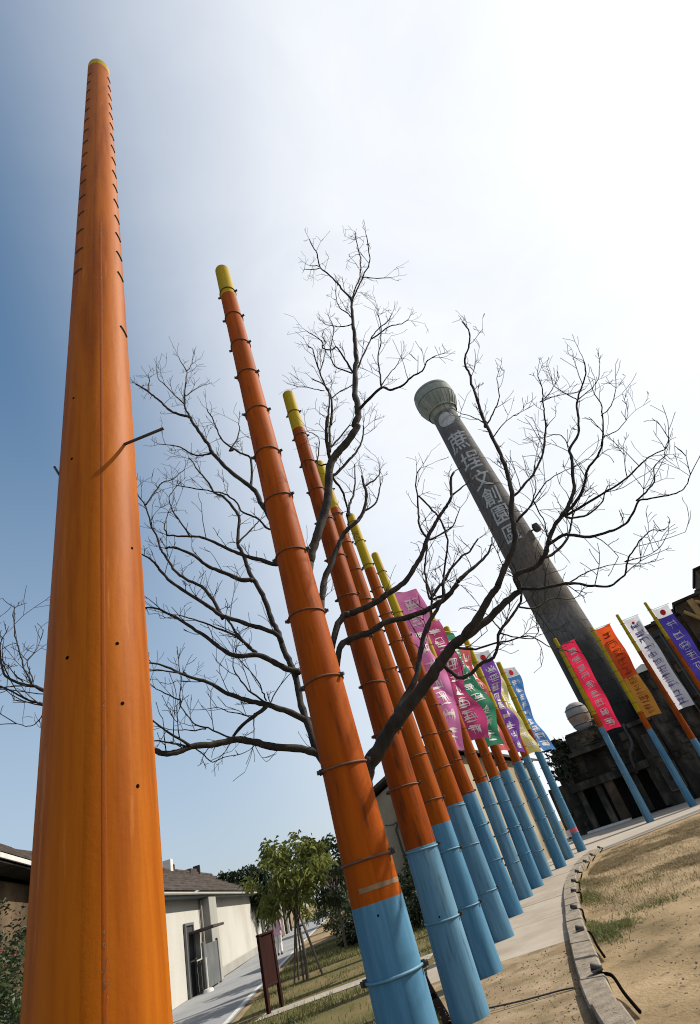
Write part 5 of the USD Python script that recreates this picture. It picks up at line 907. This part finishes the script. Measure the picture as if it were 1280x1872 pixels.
# dead leaves and straw scattered on the path and soil
q = np.vstack([scatter(Polygon([(-.9, 4.5), (.5, 4.5), (1.0, 10.8), (-.95, 10.8)]), 700, gr, lambda q: np.clip((nz(q, .9, 6) - .4) * 4, .05, 1)), scatter(Polygon([(1.2, 5), (5.5, 5), (7, 13), (2.2, 13), (1.4, 10)]), 900, gr, lambda q: np.clip((nz(q, .7, 8) - .4) * 4, .05, 1)), scatter(lawn_poly, 700, gr)])
c3 = np.column_stack([q, np.where(q[:, 0] < .9, .03, .014)]); dv = gr.normal(0, 1, (len(q), 3)); dv[:, 2] = np.abs(dv[:, 2]) * .25
put('leaf_litter', leaves(c3, dv, gr.uniform(.015, .045, len(q)), gr.uniform(.005, .016, len(q)), .05, gr), pbr('dead_leaves', [(.10, .07, .035), (.20, .14, .075), (.33, .25, .14)], scale=9, rough=.9, trans=.1), smooth=False, label='dead leaves and straw bits littering the path and sandy ground', cat='leaf litter', kind='stuff')

# ------------------------------------------------------------------ ground lights along the kerb
GL = [((.93, 7.75), (.90, 6.55), 'nearest black ground light on the kerb, beside the open joint'), ((1.25, 10.45), (1.14, 9.0), 'second black ground light along the kerb, beside the green weeds'),
      ((1.60, 12.95), (1.48, 11.9), 'third black ground light along the kerb from the near end'), ((2.07, 15.57), (1.93, 14.6), 'fourth black ground light along the kerb'), ((2.47, 17.83), (2.32, 16.9), 'fifth black ground light along the kerb'),
      ((3.03, 20.38), (2.83, 19.5), 'sixth black ground light along the kerb'), ((3.86, 23.3), (3.62, 22.45), 'seventh black ground light along the kerb'), ((4.57, 25.6), (4.3, 24.8), 'eighth black ground light, near the far bend of the kerb'), ((5.5, 28.4), (5.25, 27.7), 'farthest black ground light at the end of the kerb')]
m_lens = pbr('lamp_lens', [(.06, .05, .09), (.10, .09, .14)], scale=8, rough=.15)
for (hx, hy), (tx, ty), lab in GL:
    t = thing('ground_light', lab, 'lamp', (hx, hy, .12), 'ground lights along the kerb')
    h0 = np.array([hx, hy, .165]); e = dirv(rad(-70)) * .9 + np.array([0, 0, .35]); e /= np.linalg.norm(e)
    hd = put('head', rod(h0 - e * .06, h0 + e * .05, .032, 14), m_st, t, smooth=40); put('lens', rod(h0 + e * .048, h0 + e * .054, .027, 14), m_lens, hd)
    put('bracket', cat([rod((hx, hy, .09), h0, .018, 8), bbox((hx, hy, .145), (.12, .10, .02), 0, .004)]), m_st, t)
    dx = np.array([.11, 0, 0])
    put('housing', tube(smooth_line([h0 + [.03, -.05, -.05], np.array([hx + .10, hy - .20, .10]), np.array([(hx + tx) / 2 + .10, (hy + ty) / 2, .035]), np.array([tx + .09, ty, .02])], 4), .017, 8), m_hole, t, smooth=True)
# kerb-side cable lying across the path joint
put('cable', tube(smooth_line([(-.42, 8.32, .045), (-.30, 8.22, .05), (.1, 8.10, .04), (.5, 8.0, .04), (.66, 7.94, .035)], 4), .008, 6), m_dark, smooth=True, label='thin black cable lying across the open joint of the path', cat='cable')

# ------------------------------------------------------------------ sign board, notices
m_sign = pbr('dark_red_board', [(.014, .004, .003), (.026, .007, .005)], scale=5, stretch=(1, 1, .3), rough=.7, spec=.1, bump=.15)
so = np.array([-4.66, 14.0, 0]); sa = rad(72)
sg = thing('sign_board', 'dark red sign board on two legs at the edge of the lawn', 'sign', tuple(so))
sdir = np.array([math.cos(rad(12)), math.sin(rad(12)), 0])
su = np.array([.30, .72, 0]); su /= np.linalg.norm(su); san = math.atan2(su[0], su[1]) - PI / 2
for k in (-1, 1):
    c = so + su * .21 * k; put('leg', bbox(c + [0, 0, .62], (.075, .075, 1.28), san, .008), m_sign, sg)
put('board', bbox(so + [0, 0, .86], (.345, .04, .86), san, .006), m_sign, sg); put('top_rail', bbox(so + [0, 0, 1.275], (.50, .10, .04), san, .008), m_sign, sg); put('bottom_rail', bbox(so + [0, 0, .42], (.345, .055, .04), san, .006), m_sign, sg)
m_tape = pbr('red_tape', [(.5, .03, .05), (.55, .06, .07)], scale=5, rough=.6)
lp = POLES[10][0].base
nt = thing('pole_notice', 'small red and white notice wrapped on the last pole of the left row', 'notice', (lp[0], lp[1], .7))
put('red_wrap', revolve([(pr(.9) + .012, .72), (pr(.9) + .012, 1.02)], 24, (lp[0], lp[1], 0)), m_tape, nt)
put('white_card', bbox((lp[0] - .24, lp[1] - .12, .85), (.34, .02, .3), rad(10), .004), m_white, nt)

# ------------------------------------------------------------------ person in the street
pb = np.array([-9.9, 31.6, 0.0])
m_skin = pbr('skin', [(.40, .24, .17), (.46, .28, .20)], scale=8, rough=.55)
m_top = pbr('pink_blouse', [(.36, .22, .28), (.46, .32, .36)], scale=9, rough=.85, spots=(.25, .10, .30), sscale=22, srange=(.55, .62))
m_trs = pbr('pale_trousers', [(.44, .43, .41), (.54, .53, .50)], scale=6, rough=.9)
m_hair = pbr('black_hair', [(.008, .007, .006), (.016, .014, .012)], scale=20, rough=.45)
m_shoe = pbr('dark_shoes', [(.02, .018, .018), (.04, .035, .03)], scale=10, rough=.6)
def sph(c, r): return m3.Manifold.sphere(float(r), 14).translate([float(v) for v in c])
def bones(chain): return m3.Manifold.batch_boolean([m3.Manifold.batch_hull([sph(*a), sph(*b)]) for a, b in zip(chain[:-1], chain[1:])], m3.OpType.Add)
def skinned(parts, L=.02, it=6):
    mm = m3.Manifold.batch_boolean(parts, m3.OpType.Add).refine_to_length(L).to_mesh(); t = trimesh.Trimesh(np.array(mm.vert_properties[:, :3]), np.array(mm.tri_verts)); trimesh.smoothing.filter_taubin(t, iterations=it)
    a = rad(-14); R = np.array([[math.cos(a), math.sin(a), 0], [-math.sin(a), math.cos(a), 0], [0, 0, 1]]); return np.array(t.vertices) @ R.T + pb, np.array(t.faces)
# standing height 1.58, walking away up the street (local +y forward)
hipL, hipR = (-.085, 0, .82), (.085, 0, .82)
kneL, ankL = (-.085, .10, .45), (-.085, .02, .08); kneR, ankR = (.085, .02, .44), (.085, -.14, .10)
shL, elL, wrL = (-.17, 0, 1.27), (-.21, -.04, 1.02), (-.21, .08, .82); shR, elR, wrR = (.17, 0, 1.27), (.21, -.05, 1.02), (.20, .03, .80)
torso = [m3.Manifold.batch_hull([sph((-.11, 0, 1.27), .06), sph((.11, 0, 1.27), .06), sph((-.09, 0, 1.02), .075), sph((.09, 0, 1.02), .075)]), m3.Manifold.batch_hull([sph((-.09, 0, 1.02), .075), sph((.09, 0, 1.02), .075), sph((-.08, 0, .84), .095), sph((.08, 0, .84), .095)])]
def hand(w, s):
    w = np.array(w); out = [bones([(w, .024), (w + [0, .01, -.05], .028), (w + [0, .015, -.085], .024)])]
    for k in range(4): out.append(bones([(w + [0, -.012 + k * .014, -.085], .009), (w + [-s * .004, -.008 + k * .015, -.085 - (.036, .042, .040, .030)[k]], .008), (w + [-s * .014, -.004 + k * .015, -.085 - (.062, .072, .068, .050)[k]], .007)]))
    out.append(bones([(w + [0, .022, -.04], .011), (w + [-s * .012, .046, -.062], .009), (w + [-s * .02, .050, -.09], .008)])); return out
head = [sph((0, .01, 1.475), .088), sph((0, -.01, 1.49), .092), m3.Manifold.batch_hull([sph((0, .035, 1.41), .045), sph((0, .02, 1.46), .075)]), bones([((0, 0, 1.28), .05), ((0, .005, 1.40), .047)]), sph((0, .105, 1.45), .013), sph((-.09, 0, 1.455), .02), sph((.09, 0, 1.455), .02), sph((0, .092, 1.41), .012)]
arms = [bones([(shL, .052), (elL, .038), (wrL, .026)]), bones([(shR, .052), (elR, .038), (wrR, .026)])]
legs = [bones([(hipL, .085), (kneL, .056), (ankL, .038)]), bones([(hipR, .085), (kneR, .056), (ankR, .038)])]
feet = [m3.Manifold.batch_hull([sph((-.085, -.02, .045), .04), sph((-.085, .15, .03), .03)]), m3.Manifold.batch_hull([sph((.085, -.17, .06), .04), sph((.085, -.01, .03), .03)])]
person = thing('person', 'person in a pink top and pale trousers walking in the street beyond the sign board', 'person', tuple(pb))
put('body', skinned(torso + head + arms + legs + feet + hand(wrL, -1) + hand(wrR, 1), .018), m_skin, person, smooth=True)
put('blouse', skinned([m3.Manifold.batch_hull([sph((-.115, 0, 1.275), .07), sph((.115, 0, 1.275), .07), sph((-.10, 0, 1.0), .09), sph((.10, 0, 1.0), .09)]), m3.Manifold.batch_hull([sph((-.10, 0, 1.02), .09), sph((.10, 0, 1.02), .09), sph((-.1, 0, .80), .105), sph((.1, 0, .80), .105)]), bones([(shL, .066), (np.add(shL, elL) / 2, .06)]), bones([(shR, .066), (np.add(shR, elR) / 2, .06)])], .03), m_top, person, smooth=True)
put('trousers', skinned([bones([(hipL, .105), (kneL, .075), (np.array(ankL) + [0, 0, .03], .06)]), bones([(hipR, .105), (kneR, .075), (np.array(ankR) + [0, 0, .03], .06)])], .03), m_trs, person, smooth=True)
put('hair', skinned([sph((0, -.018, 1.50), .103), m3.Manifold.batch_hull([sph((0, -.05, 1.47), .08), sph((0, -.06, 1.36), .055)])], .03), m_hair, person, smooth=True)
for sx, yy in ((-.085, 0), (.085, -.17)): put('shoe', skinned([m3.Manifold.batch_hull([sph((sx, yy - .03, .05), .052), sph((sx, yy + .15, .035), .04)])], .03), m_shoe, person, smooth=True)
